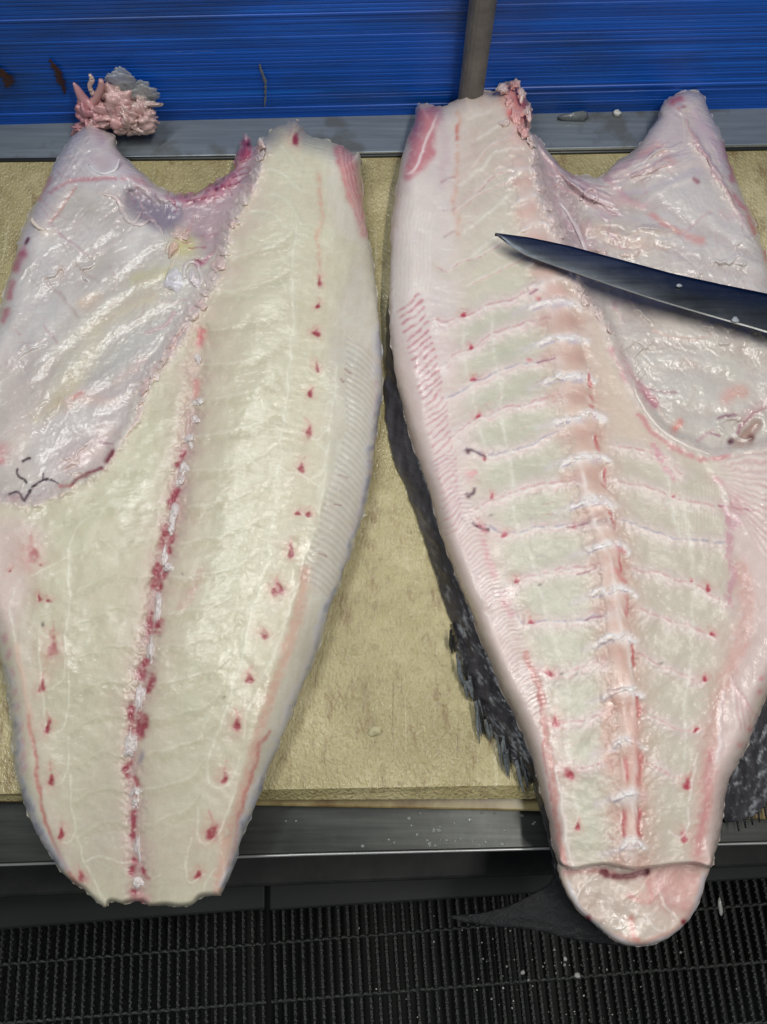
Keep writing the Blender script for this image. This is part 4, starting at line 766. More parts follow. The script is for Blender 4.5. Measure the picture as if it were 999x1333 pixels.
# belly lining
c.area(RFLAP, (199, 189, 180), .97, 3, jit=3, gl=.8)
FR = blur(inside(c.X, c.Y, catmull(RFLAP, 4, True)).astype(float), 6); c.Z -= FR * 0.016
c.C += (FR * fbm(c.X/40, c.Y/40, 4, 133) * 34 / 255)[..., None].astype(np.float32) * np.array([1, 1.05, 1.05], np.float32)
folds(c, FR, 144, -0.5)
c.area([(858,150),(905,120),(930,160),(955,230),(900,215),(850,200),(832,200)], (205,192,194), .8, 8)
c.area([(880,210),(930,230),(990,320),(1040,400),(960,400),(880,330),(840,270)], (208,203,202), .7, 14)
c.area([(760,470),(900,440),(1000,470),(1010,560),(900,570),(840,520),(810,470)], (206,203,194), .7, 14)
for l, cc, w, dz, a in [([(876,132),(884,128)],(196,100,106),6,-.001,.8),([(890,140),(885,142)],(160,70,80),2,-.001,.8),([(892,146),(905,185),(925,215),(950,255),(965,280)],(222,206,192),7,.003,.8),([(905,150),(925,180),(938,205)],(208,180,190),6,.001,.6),
   ([(940,185),(948,210),(955,235)],(190,110,122),4,-.001,.75),([(958,255),(966,264),(975,275)],(196,110,116),3,0,.7),([(974,283),(981,296),(984,303)],(200,96,104),3.5,-.001,.8),([(996,330),(999,338)],(196,90,110),4,0,.7),
   ([(835,200),(855,195),(868,205),(880,212)],(216,160,152),7,.001,.7),([(793,230),(820,222),(860,218),(905,212)],(222,206,198),7,.003,.8),([(800,222),(830,206),(850,196)],(206,168,172),4,.0015,.7),([(810,250),(840,244),(880,232),(910,222)],(196,186,192),4,-.0015,.7),([(840,262),(870,244),(905,232)],(222,212,206),4,.0015,.7),
   ([(850,282),(868,294),(886,303)],(214,134,128),4,-.001,.8),([(886,303),(905,290),(925,276)],(200,172,176),2.5,-.0015,.7),([(895,308),(905,312),(914,314)],(216,142,132),6,0,.7),([(940,278),(965,282),(980,288)],(210,180,180),5,0,.5),
   ([(880,330),(895,340),(908,348)],(190,176,176),2,-.002,.7),([(908,350),(925,338),(940,325)],(220,208,202),4,.0015,.6),([(905,232),(910,235)],(150,90,100),2.5,0,.7),
   ([(757,250),(780,256),(810,262),(840,266)],(210,176,174),7,.003,.8),([(740,225),(755,240),(780,262)],(206,180,186),8,.002,.7),([(700,185),(730,225),(760,250)],(206,186,190),8,.002,.7),([(750,245),(758,250),(762,254)],(160,50,72),2.6,-.001,.9),([(790,228),(805,245),(820,260)],(200,158,164),5,.002,.7),
   ([(765,300),(800,310),(840,322)],(214,188,172),10,.001,.7),([(770,275),(810,280),(850,290)],(196,188,190),7,-.001,.6),([(720,270),(745,300),(765,330)],(200,192,198),10,-.003,.7),([(730,265),(748,290),(760,318)],(224,216,218),4,.002,.6),
   ([(762,385),(775,400),(782,415)],(150,110,126),4,-.002,.8),([(790,425),(805,450),(820,478)],(214,180,182),5,.001,.7),([(800,455),(815,480),(822,492)],(200,100,120),5,-.001,.85),([(815,487),(835,505),(850,524)],(206,116,136),6,-.001,.85),([(826,492),(842,504),(862,508),(882,510)],(150,100,106),1.4,-.0008,.8),([(833,508),(842,518),(850,528)],(150,50,80),2,-.001,.7),
   ([(795,434),(830,446),(862,462)],(226,214,204),2,.001,.7),([(815,450),(825,440)],(226,214,204),1.4,.001,.6),([(850,430),(880,440),(905,442),(925,434)],(216,170,154),2,.0005,.6),([(880,556),(886,548)],(214,110,96),5,0,.75),([(870,548),(855,530)],(224,200,188),2,.001,.6),
   ([(938,545),(948,541),(956,538)],(110,50,74),1.6,-.001,.85),([(928,562),(936,566)],(130,60,84),1.5,-.001,.8),([(906,576),(920,565),(930,558)],(190,140,150),2,-.001,.6),([(960,562),(968,548),(980,538),(999,528)],(160,90,110),2.2,-.001,.6),([(945,520),(955,512),(968,508)],(220,160,148),9,.001,.6),([(890,472),(905,478)],(196,170,160),6,-.001,.6),([(970,540),(999,520),(1020,500)],(206,170,170),8,0,.6)]:
    c.line(l, cc, w, a, dz, jit=6)
for l, w_ in [([(812,446),(850,436),(930,440),(1000,452)],11),([(835,474),(870,466),(950,480)],10),([(840,505),(900,520),(960,530)],11),([(780,330),(840,345),(910,350),(990,380)],11),([(850,300),(930,330),(1000,350)],9),([(860,250),(930,290),(985,320)],8),([(960,420),(985,470),(1000,520)],12)]:
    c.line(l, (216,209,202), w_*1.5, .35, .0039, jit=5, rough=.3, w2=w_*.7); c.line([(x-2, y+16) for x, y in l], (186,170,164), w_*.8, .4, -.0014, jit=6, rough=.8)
c.area([(702,205),(720,215),(745,255),(762,300),(772,345),(758,350),(738,312),(718,262)], (160,138,142), .8, 6, -.007)
for k in range(34):
    o = random.uniform(-16, 22); t0 = random.uniform(0, .5); Q = [(698,182),(730,222),(760,246),(800,262),(846,272)]; j = int(t0*4); P_ = [(x+o*.5+random.uniform(-3,3), y+o+random.uniform(-3,3)) for x, y in Q[j:j+3]]
    c.line(P_, random.choice([(218,202,200),(186,150,156),(206,176,178),(164,120,130),(222,212,210)]), random.uniform(1, 3.4), .55, random.choice([.003,-.002,.002]), w2=.8)
for k in range(30):
    o = random.uniform(-22, 26); x0 = random.uniform(790, 860); L = random.uniform(25, 70)
    c.line([(x0, 226+o*.8), (x0+L*.5, 215+o*.9+random.uniform(-5,5)), (x0+L, 205+o+random.uniform(-6,6))], random.choice([(222,212,206),(204,172,172),(212,188,184),(178,156,164),(224,216,212)]), random.uniform(1, 3.2), .5, random.choice([.003,-.002,.002]), w2=.7)
for k in range(22):
    t = random.random(); x0, y0 = 880 + 90*t, 135 + 150*t; c.line([(x0+random.uniform(-12,6), y0), (x0+12, y0+22), (x0+random.uniform(14,30), y0+45)], random.choice([(218,206,200),(196,150,156),(206,188,192)]), random.uniform(1, 2.6), .5, .002, w2=.7)
for k in range(26):
    x0, y0 = random.uniform(765, 870), random.uniform(292, 332); c.line([(x0, y0), (x0+random.uniform(8,20), y0+random.uniform(-4,6)), (x0+random.uniform(18,34), y0+random.uniform(-6,10))], random.choice([(218,196,180),(206,176,160),(222,214,206),(184,170,168)]), random.uniform(1.4, 4), .5, random.choice([.003,-.002]), w2=.8)
c.area([(958,575),(965,560),(978,548),(988,550),(984,566),(974,578),(956,582)], (168,138,128), .9, 3, -.006); c.blob(952,574,5,4,0,(72,34,46),.9,-.002); c.blob(978,569,5,4,0,(96,58,56),.8)
c.line([(956,565),(962,571),(972,573)], (232,224,216), 1.8, .9, .003)
for x, y, r_ in [(930,450,26),(945,480,20),(900,500,24),(850,480,24),(985,450,18),(880,540,22),(935,560,16),(830,440,16),(800,440,12),(990,500,16)]: c.blob(x, y, r_, r_*.7, x % 60, (212,207,198), .35, .0025)
c.line(REDGE[:9], (222,204,198), 7, .8, .005, jit=7, rough=.5); c.line(REDGE[8:], (226,214,204), 6, .85, .005, jit=4); c.line([(x-9, y+7) for x, y in REDGE[12:17]], (206,130,136), 3, .6, rough=.8)
c.line([(878,620),(862,600),(850,578)], (206,130,150), 4, .5, rough=.9)
RO = [(530,250),(690,200),(740,380),(800,560),(940,650),(930,1000),(900,1110),(740,1110),(640,820),(540,560)]
veins(c, 220, RO, [(226,218,210),(204,170,166),(196,190,172)], 1.2, .32, 15, 24, -.3, .0003)
veins(c, 90, [(600,400),(760,450),(810,800),(800,1100),(740,1100),(680,820)], [(190,120,126),(168,150,168),(206,150,144)], 1.0, .4, 16, 18, -.3)
veins(c, 70, [(690,200),(760,235),(830,330),(800,420),(740,330)], [(206,160,164),(226,216,214),(190,150,164)], 2.2, .5, 17, 26, 1.0, .0012)
veins(c, 90, RFLAP, [(200,164,160),(228,222,214)], 1.3, .45, 18, 30)
# relief: the left margin slopes down to the skin
c.Z *= 1 - np.clip((c.Y - 900)/300, 0, 1)*0.15
er = np.full(c.X.shape, 22.0); er -= 17*np.clip((c.Y-1085)/35, 0, 1); er += 14*blur(((c.X < 560) & (c.Y > 250)).astype(float), 20)
frt = empty('fish', V(780, 700, 0.002)); tag(frt, 'half fish with the backbone left in, pink ribbed flesh and dark skin, on the right', 'fish')
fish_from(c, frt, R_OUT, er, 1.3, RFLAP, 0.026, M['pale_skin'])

def vertebra(c, root, a, b, hw, hgt, seed):
    n, k = 11, 9; a = np.array(a, float); b = np.array(b, float); d = (b-a)/np.linalg.norm(b-a); nn = np.array([-d[1], d[0]])
    u, v = np.meshgrid(np.linspace(-1, 1, n), np.linspace(0.04, 0.96, k)); wv = hw * (0.80 + 0.22*np.abs(2*v-1)**2)
    px = a[0] + (b-a)[0]*v + nn[0]*u*wv; py = a[1] + (b-a)[1]*v + nn[1]*u*wv - 4*(1-u*u)
    e = np.clip(1 - np.abs(2*v-1)**8, 0, 1)
    z = c.at(c.Z, px, py) - 0.002 + (hgt+0.002) * np.sqrt(np.clip(1-u*u, 0, 1)) * e * (0.82 + 0.3*np.abs(2*v-1)**2) * (1 + .25*fbm(u*2+seed, v*2, 2, seed))
    P = UW(px.ravel(), py.ravel(), z.ravel()); idx = np.arange(n*k).reshape(k, n); q = np.stack([idx[1:, :-1], idx[1:, 1:], idx[:-1, 1:], idx[:-1, :-1]], -1).reshape(-1, 4)
    return link('vertebra', mesh_np('vertebra', P, q, c.colours(px.ravel(), py.ravel())), M['bone'], root)
VP = [(676,205),(681,235),(688,268),(696,300),(708,345),(726,394),(735,442),(744,493),(757,544),(764,597),(775,653),(784,682),(792,711),(801,770),(806,833),(813,901),(819,967),(820,1034),(823,1099)]
HW = [15,17,18,19,25,30,31,30,29,28,26,25,24,23,22,21,19,16,13]
for i in range(len(VP)-1): vertebra(c, frt, VP[i], VP[i+1], HW[i], 0.0017, i)
for i, (x, y, rx, ry, a) in enumerate([(655,116,7,7,0),(670,110,7,7,20),(680,124,7,9,0),(664,132,8,8,30),(687,146,6,11,0),(672,150,9,9,0),(658,160,8,7,0),(680,170,8,9,0),(692,186,6,9,-20),(697,205,6,10,-10),(700,226,7,10,-10),(706,246,7,11,-20),(716,268,7,10,-30),(722,288,7,10,-30),(733,306,8,10,-30),(756,376,8,11,-30),(764,392,8,10,-40),(780,408,7,10,-40),(793,428,6,12,-25)]):
    lump(c, frt, 'bone_stub', x, y, rx, ry, a, .004, (222,172,168) if i < 9 and i % 2 else (226,206,200), M['bone'], i+90)
for pts, rad, cc in [([(757,262),(762,250),(772,246),(778,256),(770,266)],[3,4,4,4,3],(216,180,180)),([(798,434),(830,446),(862,462)],[1.2,1.6,.8],(230,218,206)),([(954,562),(962,570),(972,573),(978,571)],[1,1.8,1.8,1],(236,228,220)),([(955,505),(962,511),(972,512)],[.8,1.4,.8],(236,226,214)),([(728,262),(748,290),(762,322),(768,345)],[3,5,4,2],(222,214,214)),([(826,506),(842,536),(864,562),(896,580),(924,592)],[2,3,3,4,2],(228,214,204))]:
    cord(c, frt, 'membrane_fold', pts, rad, cc, M['lining'], .001, len(pts)+20)

# tail stump: the cut end below the flesh
S_OUT = [(728,1122),(760,1118),(800,1117),(840,1119),(880,1117),(922,1124),(918,1150),(908,1181),(892,1203),(874,1219),(856,1228),(834,1232),(812,1230),(795,1221),(777,1206),(755,1188),(741,1170),(731,1149),(727,1135)]
c = CS = Canvas(700, 1090, 950, 1260, (206, 190, 178), 77); c.Z[:] = 0.030; base_noise(c, 6, 5, 0.7, .001)
c.area([(840,1130),(915,1125),(912,1160),(890,1190),(850,1170)], (206,150,146), .65, 8, rough=.6); c.line([(735,1136),(770,1132),(800,1134)], (210,140,140), 4, .6); c.line([(785,1133),(800,1138),(820,1139),(840,1135)], (110,44,52), 4.5, .85, -.003, jit=7); c.blob(843,1135,4,5,0,(70,20,32),.9,-.002); c.blob(790,1134,4,4,0,(120,36,44),.8)
c.line([(846,1144),(830,1160),(812,1172),(808,1168)], (222,206,192), 2.5, .8, .001); c.line([(846,1146),(846,1174),(818,1168)], (206,136,132), 4, .6); c.blob(836,1166,9,6,0,(220,176,164),.6,.001)
for l in [[(793,1206),(796,1198),(806,1198),(812,1206),(806,1211),(798,1208)],[(826,1194),(834,1190),(846,1200),(852,1210),(864,1212),(866,1206)],[(770,1140),(756,1160),(752,1176)],[(860,1160),(868,1180),(880,1196)]]: c.line(l, (226,216,208), 1.6, .8, .001)
c.line([(822,1196),(824,1215),(828,1222)], (206,120,112), 4, .6); c.line([(790,1216),(830,1226),(870,1216),(900,1190)], (214,156,142), 4, .6); c.line([(740,1150),(760,1186),(796,1218),(834,1230),(874,1217),(905,1183),(918,1140)], (206,206,214), 3, .8)
for x, y, an in [(767,1197,20),(891,1198,-50)]: c.blob(x, y, 4, 5, an, (130,40,50), .9)
X, Y, Z, q = slab(c, S_OUT, 1.3, 9.0, 0.020, .5); Wd = U(X, Y, Z); link('tail_stump', mesh_np('tail_stump', Wd, q, c.colours(X, Y)), M['flesh'], frt)
v, sq = skirt(Wd, boundary(q), -0.012, -0.002); link('stump_skin', mesh_np('stump_skin', v, sq), M['dark_skin'], frt)

# dark flank skin bulging below the cut on the left, and under the right edge
def strip(root, name, inner, outer, zi, zo, mt, n=26, amp=.0007, seed=4, k=420, rag=1.5):
    A, B = catmull(inner, 8), catmull(outer, 8)
    rs = lambda P: np.stack([np.interp(np.linspace(0, 1, k), np.linspace(0, 1, len(P)), P[:, i]) for i in (0, 1)], -1)
    A, B = rs(A), rs(B); B[:, 0] += rag*2*fbm(np.arange(k)/7, np.zeros(k), 4, seed); t = np.linspace(0, 1, n)[None, :, None]; P = A[:, None]*(1-t) + B[:, None]*t
    z = zi + (zo - zi)*t[..., 0]**1.5 + amp*fbm(P[..., 0]/7, P[..., 1]/7, 4, seed); z = np.broadcast_to(z, P.shape[:2]); idx = np.arange(k*n).reshape(k, n)
    q = np.stack([idx[1:, :-1], idx[1:, 1:], idx[:-1, 1:], idx[:-1, :-1]], -1).reshape(-1, 4); W3 = U(P[..., 0].ravel(), P[..., 1].ravel(), z.ravel())
    x, y, tt = P[..., 0].ravel(), P[..., 1].ravel(), np.broadcast_to(t[..., 0], z.shape).ravel()     # silver speckle on the outer half, slate along the cut
    lo = np.clip((y-640)/90, 0, 1); al = np.tile(np.arange(k)*np.linalg.norm(B[-1]-B[0])/k, (n, 1)).T.ravel() if P.shape[0] == k else y; sp = lo*.8*np.clip(fbm(tt*11, al/11, 4, seed+5)*1.5 + fbm(x/3, y/3, 2, seed+7)*.9 + fbm(x/14, y/40, 2, seed+6)*1.2 - .22 + .45*np.clip(tt-.35, 0, 1), 0, 1)**1.3; dk = np.array([46, 44, 49])/255 + .10*fbm(x/5, y/20, 3, seed+8)[:, None]; dk = dk + np.array([.22, .22, .22])*np.clip(tt-.25, 0, 1)[:, None]*(1-.6*lo)[:, None]
    cl = np.concatenate([s2l(dk*(1-sp[:, None]) + np.array([168, 174, 178])/255*sp[:, None]), np.full((len(x), 1), .6)], 1)
    W4 = W3.copy(); W4[:, 2] = np.minimum(W4[:, 2], zo) - 0.002
    q2 = q[:, ::-1] + k*n; e = np.array([(i*n+n-1, (i+1)*n+n-1, (i+1)*n+n-1+k*n, i*n+n-1+k*n) for i in range(k-1)])
    return link(name, mesh_np(name, np.concatenate([W3, W4]), np.concatenate([q, q2, e]), np.concatenate([cl, cl])), mt, root)
inn = [(507,380),(510,445),(515,482),(523,517),(532,554),(542,587),(554,622),(566,660),(577,700),(590,735),(601,766),(615,798),(627,832),(640,861),(653,895),(668,924),(682,955),(692,980),(701,1012),(708,1041),(716,1070),(721,1099),(729,1128)]
out = [(506,380),(503,410),(502,445),(502,482),(501,520),(505,560),(513,595),(525,625),(535,650),(547,690),(559,722),(571,760),(586,804),(596,835),(605,868),(616,895),(632,925),(652,958),(671,986),(690,1012),(700,1040),(709,1070),(715,1100),(724,1132)]
strip(frt, 'flank_skin', inn, out, 0.026, 0.004, M['scaly'])
strip(frt, 'flank_skin', [(1000,895),(988,930),(978,957),(966,984),(952,1010),(944,1036),(941,1063)], [(1040,940),(1030,980),(1020,1010),(1004,1040),(985,1060),(965,1068),(945,1072)], 0.022, 0.004, M['scaly'], seed=8)
# ragged dorsal fin with rays
df = empty('dorsal_fin', V(620, 900, 0.004)); df.parent = frt; df.location = V(620, 900, 0.004) - frt.location
strip(df, 'fin_membrane', [(590,812),(600,840),(612,880),(630,920),(655,960),(680,990),(694,1010)], [(586,812),(596,850),(607,884),(622,922),(645,960),(666,990),(690,1020)], .010, .003, M['scaly'], 9, amp=.001, rag=1.2)
rf = np.random.RandomState(12)
for cx_, cy_, n_, L0 in [(592,826,4,34),(599,858,4,44),(610,888,4,34),(622,916,6,50),(634,940,4,30),(652,960,5,48),(662,982,4,34),(676,992,6,44),(687,1004,4,30)]:     # torn tufts of rays
    for i in range(n_):
        x0, y0 = cx_ + rf.uniform(-5, 6), cy_ + rf.uniform(-8, 4); L = L0*rf.uniform(.55, 1.05); an = rf.normal(1.42, .06)
        pts = [(x0, y0), (x0+L*.5*math.cos(an)+rf.normal(0, .8), y0+L*.5*math.sin(an)), (x0+L*math.cos(an), y0+L*math.sin(an))]
        P = catmull(pts, 4); n = len(P); W3 = U(P[:, 0], P[:, 1], np.linspace(.018, .003, n)); mb = MB(); mb.tube([tuple(p) for p in W3], np.interp(np.linspace(0, 1, n), [0, .5, 1], [.8, 1, .12])*rf.uniform(1.2, 2.8)*.0008, 6, .35)
        mb.build('fin_ray', M['fin_ray'] if rf.rand() < .75 else M['fin'], df, smooth=True)
af = empty('anal_fin', V(985, 1020, 0.004)); af.parent = frt; af.location = V(985, 1020, .004) - frt.location
for k in range(9):
    x = 952 + 9*k; pts = [(x, 1040 - 8*k), (x+6, 1058 - 5*k), (x+10, 1082 - 4*k)]; P = catmull(pts, 4); n = len(P)
    mb = MB(); mb.tube([tuple(p) for p in U(P[:, 0], P[:, 1], np.linspace(.012, -.001, n))], np.linspace(4, 1, n)*.0008, 6, .5); mb.build('fin_ray', M['fin'], af, smooth=True)
# tail fin hanging dark below the stump
def sheet(root, name, outline, zf, mt, step=3.0, thick=.003, seed=3):
    P = catmull(outline, 4, True); x0, y0 = P.min(0)-6; x1, y1 = P.max(0)+6; X, Y = np.meshgrid(np.arange(x0, x1, step), np.arange(y0, y1, step)); D, NX, NY = band_dist(X, Y, P, 30); ins = inside(X, Y, P)
    qm = ins[:-1, :-1] | ins[1:, :-1] | ins[:-1, 1:] | ins[1:, 1:]; idx = np.arange(X.size).reshape(X.shape); q = np.stack([idx[1:, :-1], idx[1:, 1:], idx[:-1, 1:], idx[:-1, :-1]], -1)[qm]
    X = np.where(ins, X, NX); Y = np.where(ins, Y, NY); used = np.unique(q); re = np.full(X.size, -1); re[used] = np.arange(len(used)); X, Y, q = X.ravel()[used], Y.ravel()[used], re[q]; D = np.where(ins, D, 0).ravel()[used]
    Z = zf(X, Y) + thick*np.sqrt(np.clip(D/12, 0, 1)) + .002*fbm(X/14, Y/5, 3, seed); W3 = U(X, Y, Z); W4 = W3.copy(); W4[:, 2] = zf(X, Y) - thick
    be = boundary(q); n = len(X); e = np.stack([be[:, 1], be[:, 0], be[:, 0]+n, be[:, 1]+n], -1)
    return link(name, mesh_np(name, np.concatenate([W3, W4]), np.concatenate([q, q[:, ::-1]+n, e])), mt, root)
sheet(frt, 'tail_fin', [(588,1192),(600,1200),(640,1206),(690,1210),(740,1222),(790,1230),(830,1231),(800,1205),(760,1180),(736,1150),(722,1140),(715,1152),(690,1166),(660,1180),(620,1190)], lambda x, y: -0.02 - .03*np.clip((740-x)/150, 0, 1), M['fin'])

#@@SMALL
# ------------------------------------------------------------------ knife lying across the right fish
kn = empty('knife', V(830, 360, 0.06)); tag(kn, 'long dark steel filleting knife lying across the belly of the right fish', 'knife')
sp = [(645,303),(690,309),(740,319.5),(783,331),(830,343.5),(876,356),(940,370),(999,382),(1090,404)]
ed = [(645,304),(660,317.5),(682,331.5),(706,341),(748,355.5),(790,370),(850,390),(900,405),(945,418),(981,428),(1010,437),(1090,460)]
k = 40; tt = np.linspace(0, 1, k)
rs = lambda P: np.stack([np.interp(tt, np.linspace(0, 1, len(P)), np.asarray(P, float)[:, i]) for i in (0, 1)], -1)
def by_x(P, xs): P = np.asarray(P, float); return np.stack([xs, np.interp(xs, P[:, 0], P[:, 1])], -1)
xs = 645 + (1090-645)*tt**1.3; S = by_x(sp, xs); E = by_x(ed, xs); zk = 0.0885 - 0.012*tt
v = []; rows = [(0.0, -.0019), (0.10, -.0014), (0.2, -.00095), (0.3, -.0006), (0.4, -.0003), (0.5, -.0001), (0.62, 0.0), (0.78, 0), (0.955, -.0004), (1.0, -.0012)]
for f_, dz in rows: v.append(U(S[:, 0]*(1-f_)+E[:, 0]*f_, S[:, 1]*(1-f_)+E[:, 1]*f_, zk + dz - .003*f_))
nr = len(rows); bot = U(S[:, 0], S[:, 1], zk); bot[:, 2] -= .0055; v.append(bot); V_ = np.concatenate(v)
ii = lambda r, j: r*k + j
def grid(r0, r1): return [(ii(r, j), ii(r+1, j), ii(r+1, j+1), ii(r, j+1)) for r in range(r0, r1) for j in range(k-1)]
q = grid(0, nr-2) + [(ii(nr, j), ii(nr, j+1), ii(nr-1, j+1), ii(nr-1, j)) for j in range(k-1)] + [(ii(0, j), ii(0, j+1), ii(nr, j+1), ii(nr, j)) for j in range(k-1)]
link('blade', mesh_np('blade', V_, np.array(q), smooth=True), M['blade'], kn); Vb = V_.copy(); Vb[:, 2] += .0002
link('cutting_edge', mesh_np('cutting_edge', Vb, np.array(grid(nr-2, nr-1)), smooth=False), M['edge'], kn)
hb = U(1078, 430, .0775); hd = np.append((U(1090, 432, .05) - U(900, 380, .05))[:2], 0); hd /= np.linalg.norm(hd); mb = MB()
mb.tube([tuple(hb + hd*s_) for s_ in (0, .01, .05, .10, .125, .13)], [.010, .013, .012, .014, .013, .008], 14, .75); mb.build('handle', M['handle'], kn, smooth=True)

# gut scrap on the ledge against the wall
gs = empty('fish_scrap', V(150, 172, LEDGE)); tag(gs, 'pink crumpled scrap of fish gut slumped on the ledge against the blue wall', 'fish scrap')
def gut(name, x, y, dep, rx, rz, ry, colr, seed, mt='lining'):
    n, k = 48, 30; u, v2 = np.meshgrid(np.linspace(0, 2*math.pi, n, endpoint=False), np.linspace(0, math.pi, k)); d = np.stack([np.cos(u)*np.sin(v2), np.sin(u)*np.sin(v2), np.cos(v2)], -1)
    w = 1 + 1.0*fbm(d[..., 0]*1.7+seed*5, d[..., 1]*1.7+d[..., 2]*1.5, 5, seed) - .35*np.abs(fbm(d[..., 0]*5+seed, d[..., 2]*5, 3, seed+3)); ctr = UW(x, y, 0.0, 0.0); t = np.array([x, y]); dx, dy, dz = ray(x, y); tw = (np.dot(WA[:2], WN) - dep)/(dx*WN[0]+dy*WN[1]); ctr = np.array([tw*dx, tw*dy, H+tw*dz])
    P = ctr + d*w[..., None]*np.array([rx, ry, rz]); off = np.einsum('ijk,k->ij', P[..., :2], WN) - np.dot(WA[:2], WN); P[..., :2] -= np.clip(off+.004, 0, 1)[..., None]*WN; P[..., 2] = np.maximum(P[..., 2], LEDGE+.001)
    idx = np.arange(n*k).reshape(k, n); q = np.stack([idx[:-1], idx[1:], np.roll(idx[1:], -1, 1), np.roll(idx[:-1], -1, 1)], -1).reshape(-1, 4)
    f = 1+.34*fbm(d[..., 0]*4, d[..., 1]*4+d[..., 2]*3, 3, seed+7).ravel(); cl = np.concatenate([s2l(np.array(colr)/255)[None]*f[:, None], np.full((n*k, 1), .7)], 1); return link(name, mesh_np(name, P.reshape(-1, 3), q, cl), M[mt], gs)
S1 = 0.0011
for i, (x, y, dep, rx, rz, ry, cc) in enumerate([(152,138,.022,24,20,14,(206,168,164)),(130,148,.024,16,18,14,(200,150,152)),(116,152,.026,12,17,12,(194,138,146)),(172,158,.030,18,12,14,(212,182,176)),(188,152,.028,15,14,12,(208,176,172)),(146,124,.016,17,13,10,(204,182,172)),(185,137,.022,18,9,9,(206,182,176)),(150,152,.034,22,13,10,(208,160,158)),(165,150,.036,10,12,8,(216,184,178)),(136,160,.034,18,10,10,(212,172,168)),(108,168,.030,14,8,10,(198,142,146)),(178,166,.036,17,8,8,(210,182,176))]):
    gut('gut_lump', x, y, dep, rx*S1, rz*S1, ry*S1, cc, 11+i)
for i, (x, y, rx, rz, cc) in enumerate([(176,122,22,15,(196,202,204)),(160,108,14,12,(190,196,200)),(188,128,14,16,(204,206,202))]): gut('membrane', x, y, .012, rx*1.15*S1, rz*1.15*S1, 4*S1, cc, 41+i, 'veil')
def gcord(pts, rad, cc):
    P = catmull(pts, 5); W3 = []
    for x, y in P: dx, dy, dz = ray(x, y); tw = (np.dot(WA[:2], WN)-.022)/(dx*WN[0]+dy*WN[1]); W3.append((tw*dx, tw*dy, H+tw*dz))
    mb = MB(); mb.tube(W3, np.interp(np.linspace(0, 1, len(P)), np.linspace(0, 1, len(rad)), rad)*S1, 8); me = mb.mesh('gut_strand', True); a = me.color_attributes.new('Col', 'FLOAT_COLOR', 'POINT'); a.data.foreach_set('color', np.tile(np.append(s2l(np.array(cc)/255), .6), len(me.vertices)).astype(np.float32)); link('gut_strand', me, M['lining'], gs)
gcord([(96,108),(101,116),(108,128),(118,140)], [1, 4, 6, 7], (200,150,156)); gcord([(117,97),(120,104),(117,112),(121,122)], [1.5,3,2.5,3], (212,186,176)); gcord([(132,104),(131,116),(124,130),(116,142)], [2.5,4,5,6], (202,158,156)); gcord([(112,160),(102,168),(94,176)], [5,5,2], (206,150,148)); gcord([(172,150),(182,143),(194,146),(201,152)], [4,5,5,2], (216,188,180)); gcord([(140,150),(158,158),(170,150),(164,136)],[4,5,5,4],(212,170,166))

# small scraps on the ledge, flakes on the grate, blood smears on the wall
def chip(name, P0, rx, ry, rz, mt, seed):
    n, k = 10, 7; u, v2 = np.meshgrid(np.linspace(0, 2*math.pi, n, endpoint=False), np.linspace(0, math.pi, k)); d = np.stack([np.cos(u)*np.sin(v2), np.sin(u)*np.sin(v2), np.cos(v2)], -1)
    P = np.asarray(P0) + d*(1+.9*fbm(d[..., 0]*1.6+seed, d[..., 1]*1.6+d[..., 2], 3, seed))[..., None]*np.array([rx, ry, rz]); idx = np.arange(n*k).reshape(k, n)
    q = np.stack([idx[:-1], idx[1:], np.roll(idx[1:], -1, 1), np.roll(idx[:-1], -1, 1)], -1).reshape(-1, 4); return link(name, mesh_np(name, P.reshape(-1, 3), q), mt)
M['jelly'] = simple('clear_jelly', rgb(196, 188, 150), .15, 0, .8)[0]
tag(chip('fish_scrap', U(487, 952, .0015), .008, .006, .003, M['jelly'], 9), 'small clear jelly scrap lying on the board between the two fish', 'fish scrap')
for i, (x, y, r_, lab) in enumerate([(884,372,.0022,'pale fleck stuck on the middle of the knife blade'),(958,416,.0034,'whitish scrap stuck on the lower edge of the knife blade')]):
    tag(chip('fish_flake', U(x, y, .0815 - i*.003), r_*1.5, r_, .0012, simple('pale_fleck', rgb(150, 156, 162), .4)[0], 20+i), lab, 'fish flake')
M['grey_scrap'] = simple('grey_membrane', rgb(112, 118, 120), .35, 0, .4)[0]
tag(chip('fish_scrap', U(744, 143, LEDGE+.004) - np.append(WN*.012, 0), .020, .006, .006, M['grey_scrap'], 3), 'grey slimy scrap on the steel ledge right of the pole', 'fish scrap')
tag(chip('fish_scrap', U(802, 141, LEDGE+.003) - np.append(WN*.008, 0), .006, .004, .004, M['flake'], 5), 'tiny white scrap on the steel ledge beside the grey scrap', 'fish scrap')
for i, (x, y, s_) in enumerate([(681,1266,2.2),(736,1248,2.2),(735,1256,1.5),(688,1276,1.2),(707,1258,1.0),(655,1286,1.2),(660,1258,1.2),(629,1248,1.0),(722,1236,1.2),(886,1240,1.4),(565,1226,1.2),(760,1296,1.0),(628,1160,2.0),(790,1262,1.0),(640,1300,.9)]):
    tag(chip('fish_flake', U(x, y, ZG+.003), s_*.0013, s_*.0013, .002, M['flake'], i), 'tiny white fish flake stuck on the black floor grate on the right', 'fish flake', 'white flakes on the right grate')
rg = np.random.RandomState(3); vv = []; ff = []
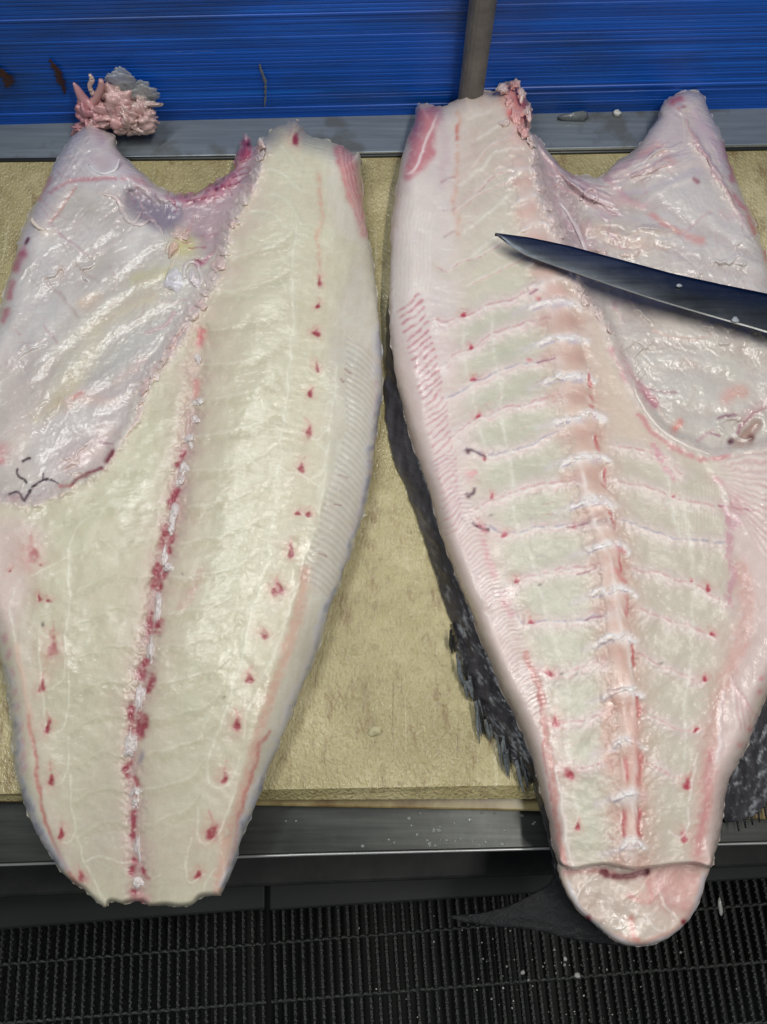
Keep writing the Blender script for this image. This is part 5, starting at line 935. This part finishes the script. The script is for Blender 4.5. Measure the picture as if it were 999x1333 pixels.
for i in range(110):
    x, y = rg.normal(740, 110), rg.uniform(1160, 1333); p = U(x, y, ZG+.0012); r_ = rg.uniform(.0003, .0011); b0 = len(vv)
    vv += [p + np.array([r_*math.cos(a)*rg.uniform(.5, 1.4), r_*math.sin(a)*rg.uniform(.5, 1.4), 0]) for a in (0, 1.3, 2.5, 3.8, 5)] + [p + np.array([0, 0, r_*.8])]; ff += [(b0+j, b0+(j+1) % 5, b0+5) for j in range(5)]
tag(link('fish_specks', mesh_np('fish_specks', np.array(vv), np.zeros((0, 4)), tris=np.array(ff)), M['flake']), 'scatter of very fine white specks over the right floor grate', 'specks', kind='stuff')
tag(chip('fish_flake', U(751, 1270, ZG+.004), .0046, .0036, .003, M['flake'], 31), 'largest white fish flake on the right grate, just below the tail stump', 'fish flake')
tag(chip('fish_flake', U(938, 1180, ZG+.003), .0024, .013, .002, M['flake'], 33), 'long white sliver lying along a grate bar right of the tail stump', 'fish flake')
def smear(name, pts, wpx, mt, label, seed):
    P = catmull(pts, 14); n = len(P); v = []; rg = np.random.RandomState(seed)
    for i, (x, y) in enumerate(P):
        dx, dy, dz = ray(x, y); tw = (np.dot(WA[:2], WN)-.0040)/(dx*WN[0]+dy*WN[1]); p = np.array([tw*dx, tw*dy, H+tw*dz]); w = wpx*.0011*(math.sin(math.pi*(i+.6)/(n+.2))**.6)*.8
        for s_, o_ in ((-1, 0), (0, .0007), (1, 0)): q = p + np.append(WDIR*w*s_*(.25+1.5*rg.rand()) - WN*o_, 0); v.append(q)
    f = [(i*3+j, i*3+j+1, i*3+3+j+1, i*3+3+j) for i in range(n-1) for j in (0, 1)]; return tag(link(name, mesh_np(name, np.array(v), np.array(f)), mt), label, 'stain')
smear('blood_smear', [(64,76),(72,88),(78,100),(82,112),(85,122)], 5, M['blood'], 'long dark red blood smear on the blue wall above the gut scrap', 2)
smear('blood_smear', [(-6,86),(4,96),(12,104),(10,114)], 8, M['blood'], 'dark blood smear on the blue wall at the far left edge', 4)
smear('slime_streak', [(338,82),(342,96),(346,112),(345,140)], 2.0, M['grey_scrap'], 'pale slime streak running down the blue wall above the cream fish', 6)
# drops of water standing on the front rim
rs_ = np.random.RandomState(5); vv = []; qq = []; n, k = 10, 5
for i in range(46):
    x = rs_.normal(585, 60) if i < 36 else rs_.uniform(330, 1000); y = rs_.uniform(1058, 1102); r_ = rs_.uniform(.0007, .0018)*(1 if i % 9 else 1.4)
    p = U(x, y, zr + .0002); u, t2 = np.meshgrid(np.linspace(0, 2*math.pi, n, endpoint=False), np.linspace(0, math.pi/2, k)); b0 = len(vv)*n*k
    vv.append(np.stack([p[0]+r_*1.25*np.cos(u)*np.cos(t2), p[1]+r_*np.sin(u)*np.cos(t2), p[2]+r_*.55*np.sin(t2)], -1).reshape(-1, 3)); idx = np.arange(n*k).reshape(k, n)+b0
    qq.append(np.stack([idx[:-1], np.roll(idx[:-1], -1, 1), np.roll(idx[1:], -1, 1), idx[1:]], -1).reshape(-1, 4))
tag(link('water_drops', mesh_np('water_drops', np.concatenate(vv), np.concatenate(qq)), M['water']), 'beads of water standing on the dark steel front rim', 'water drops', kind='stuff')
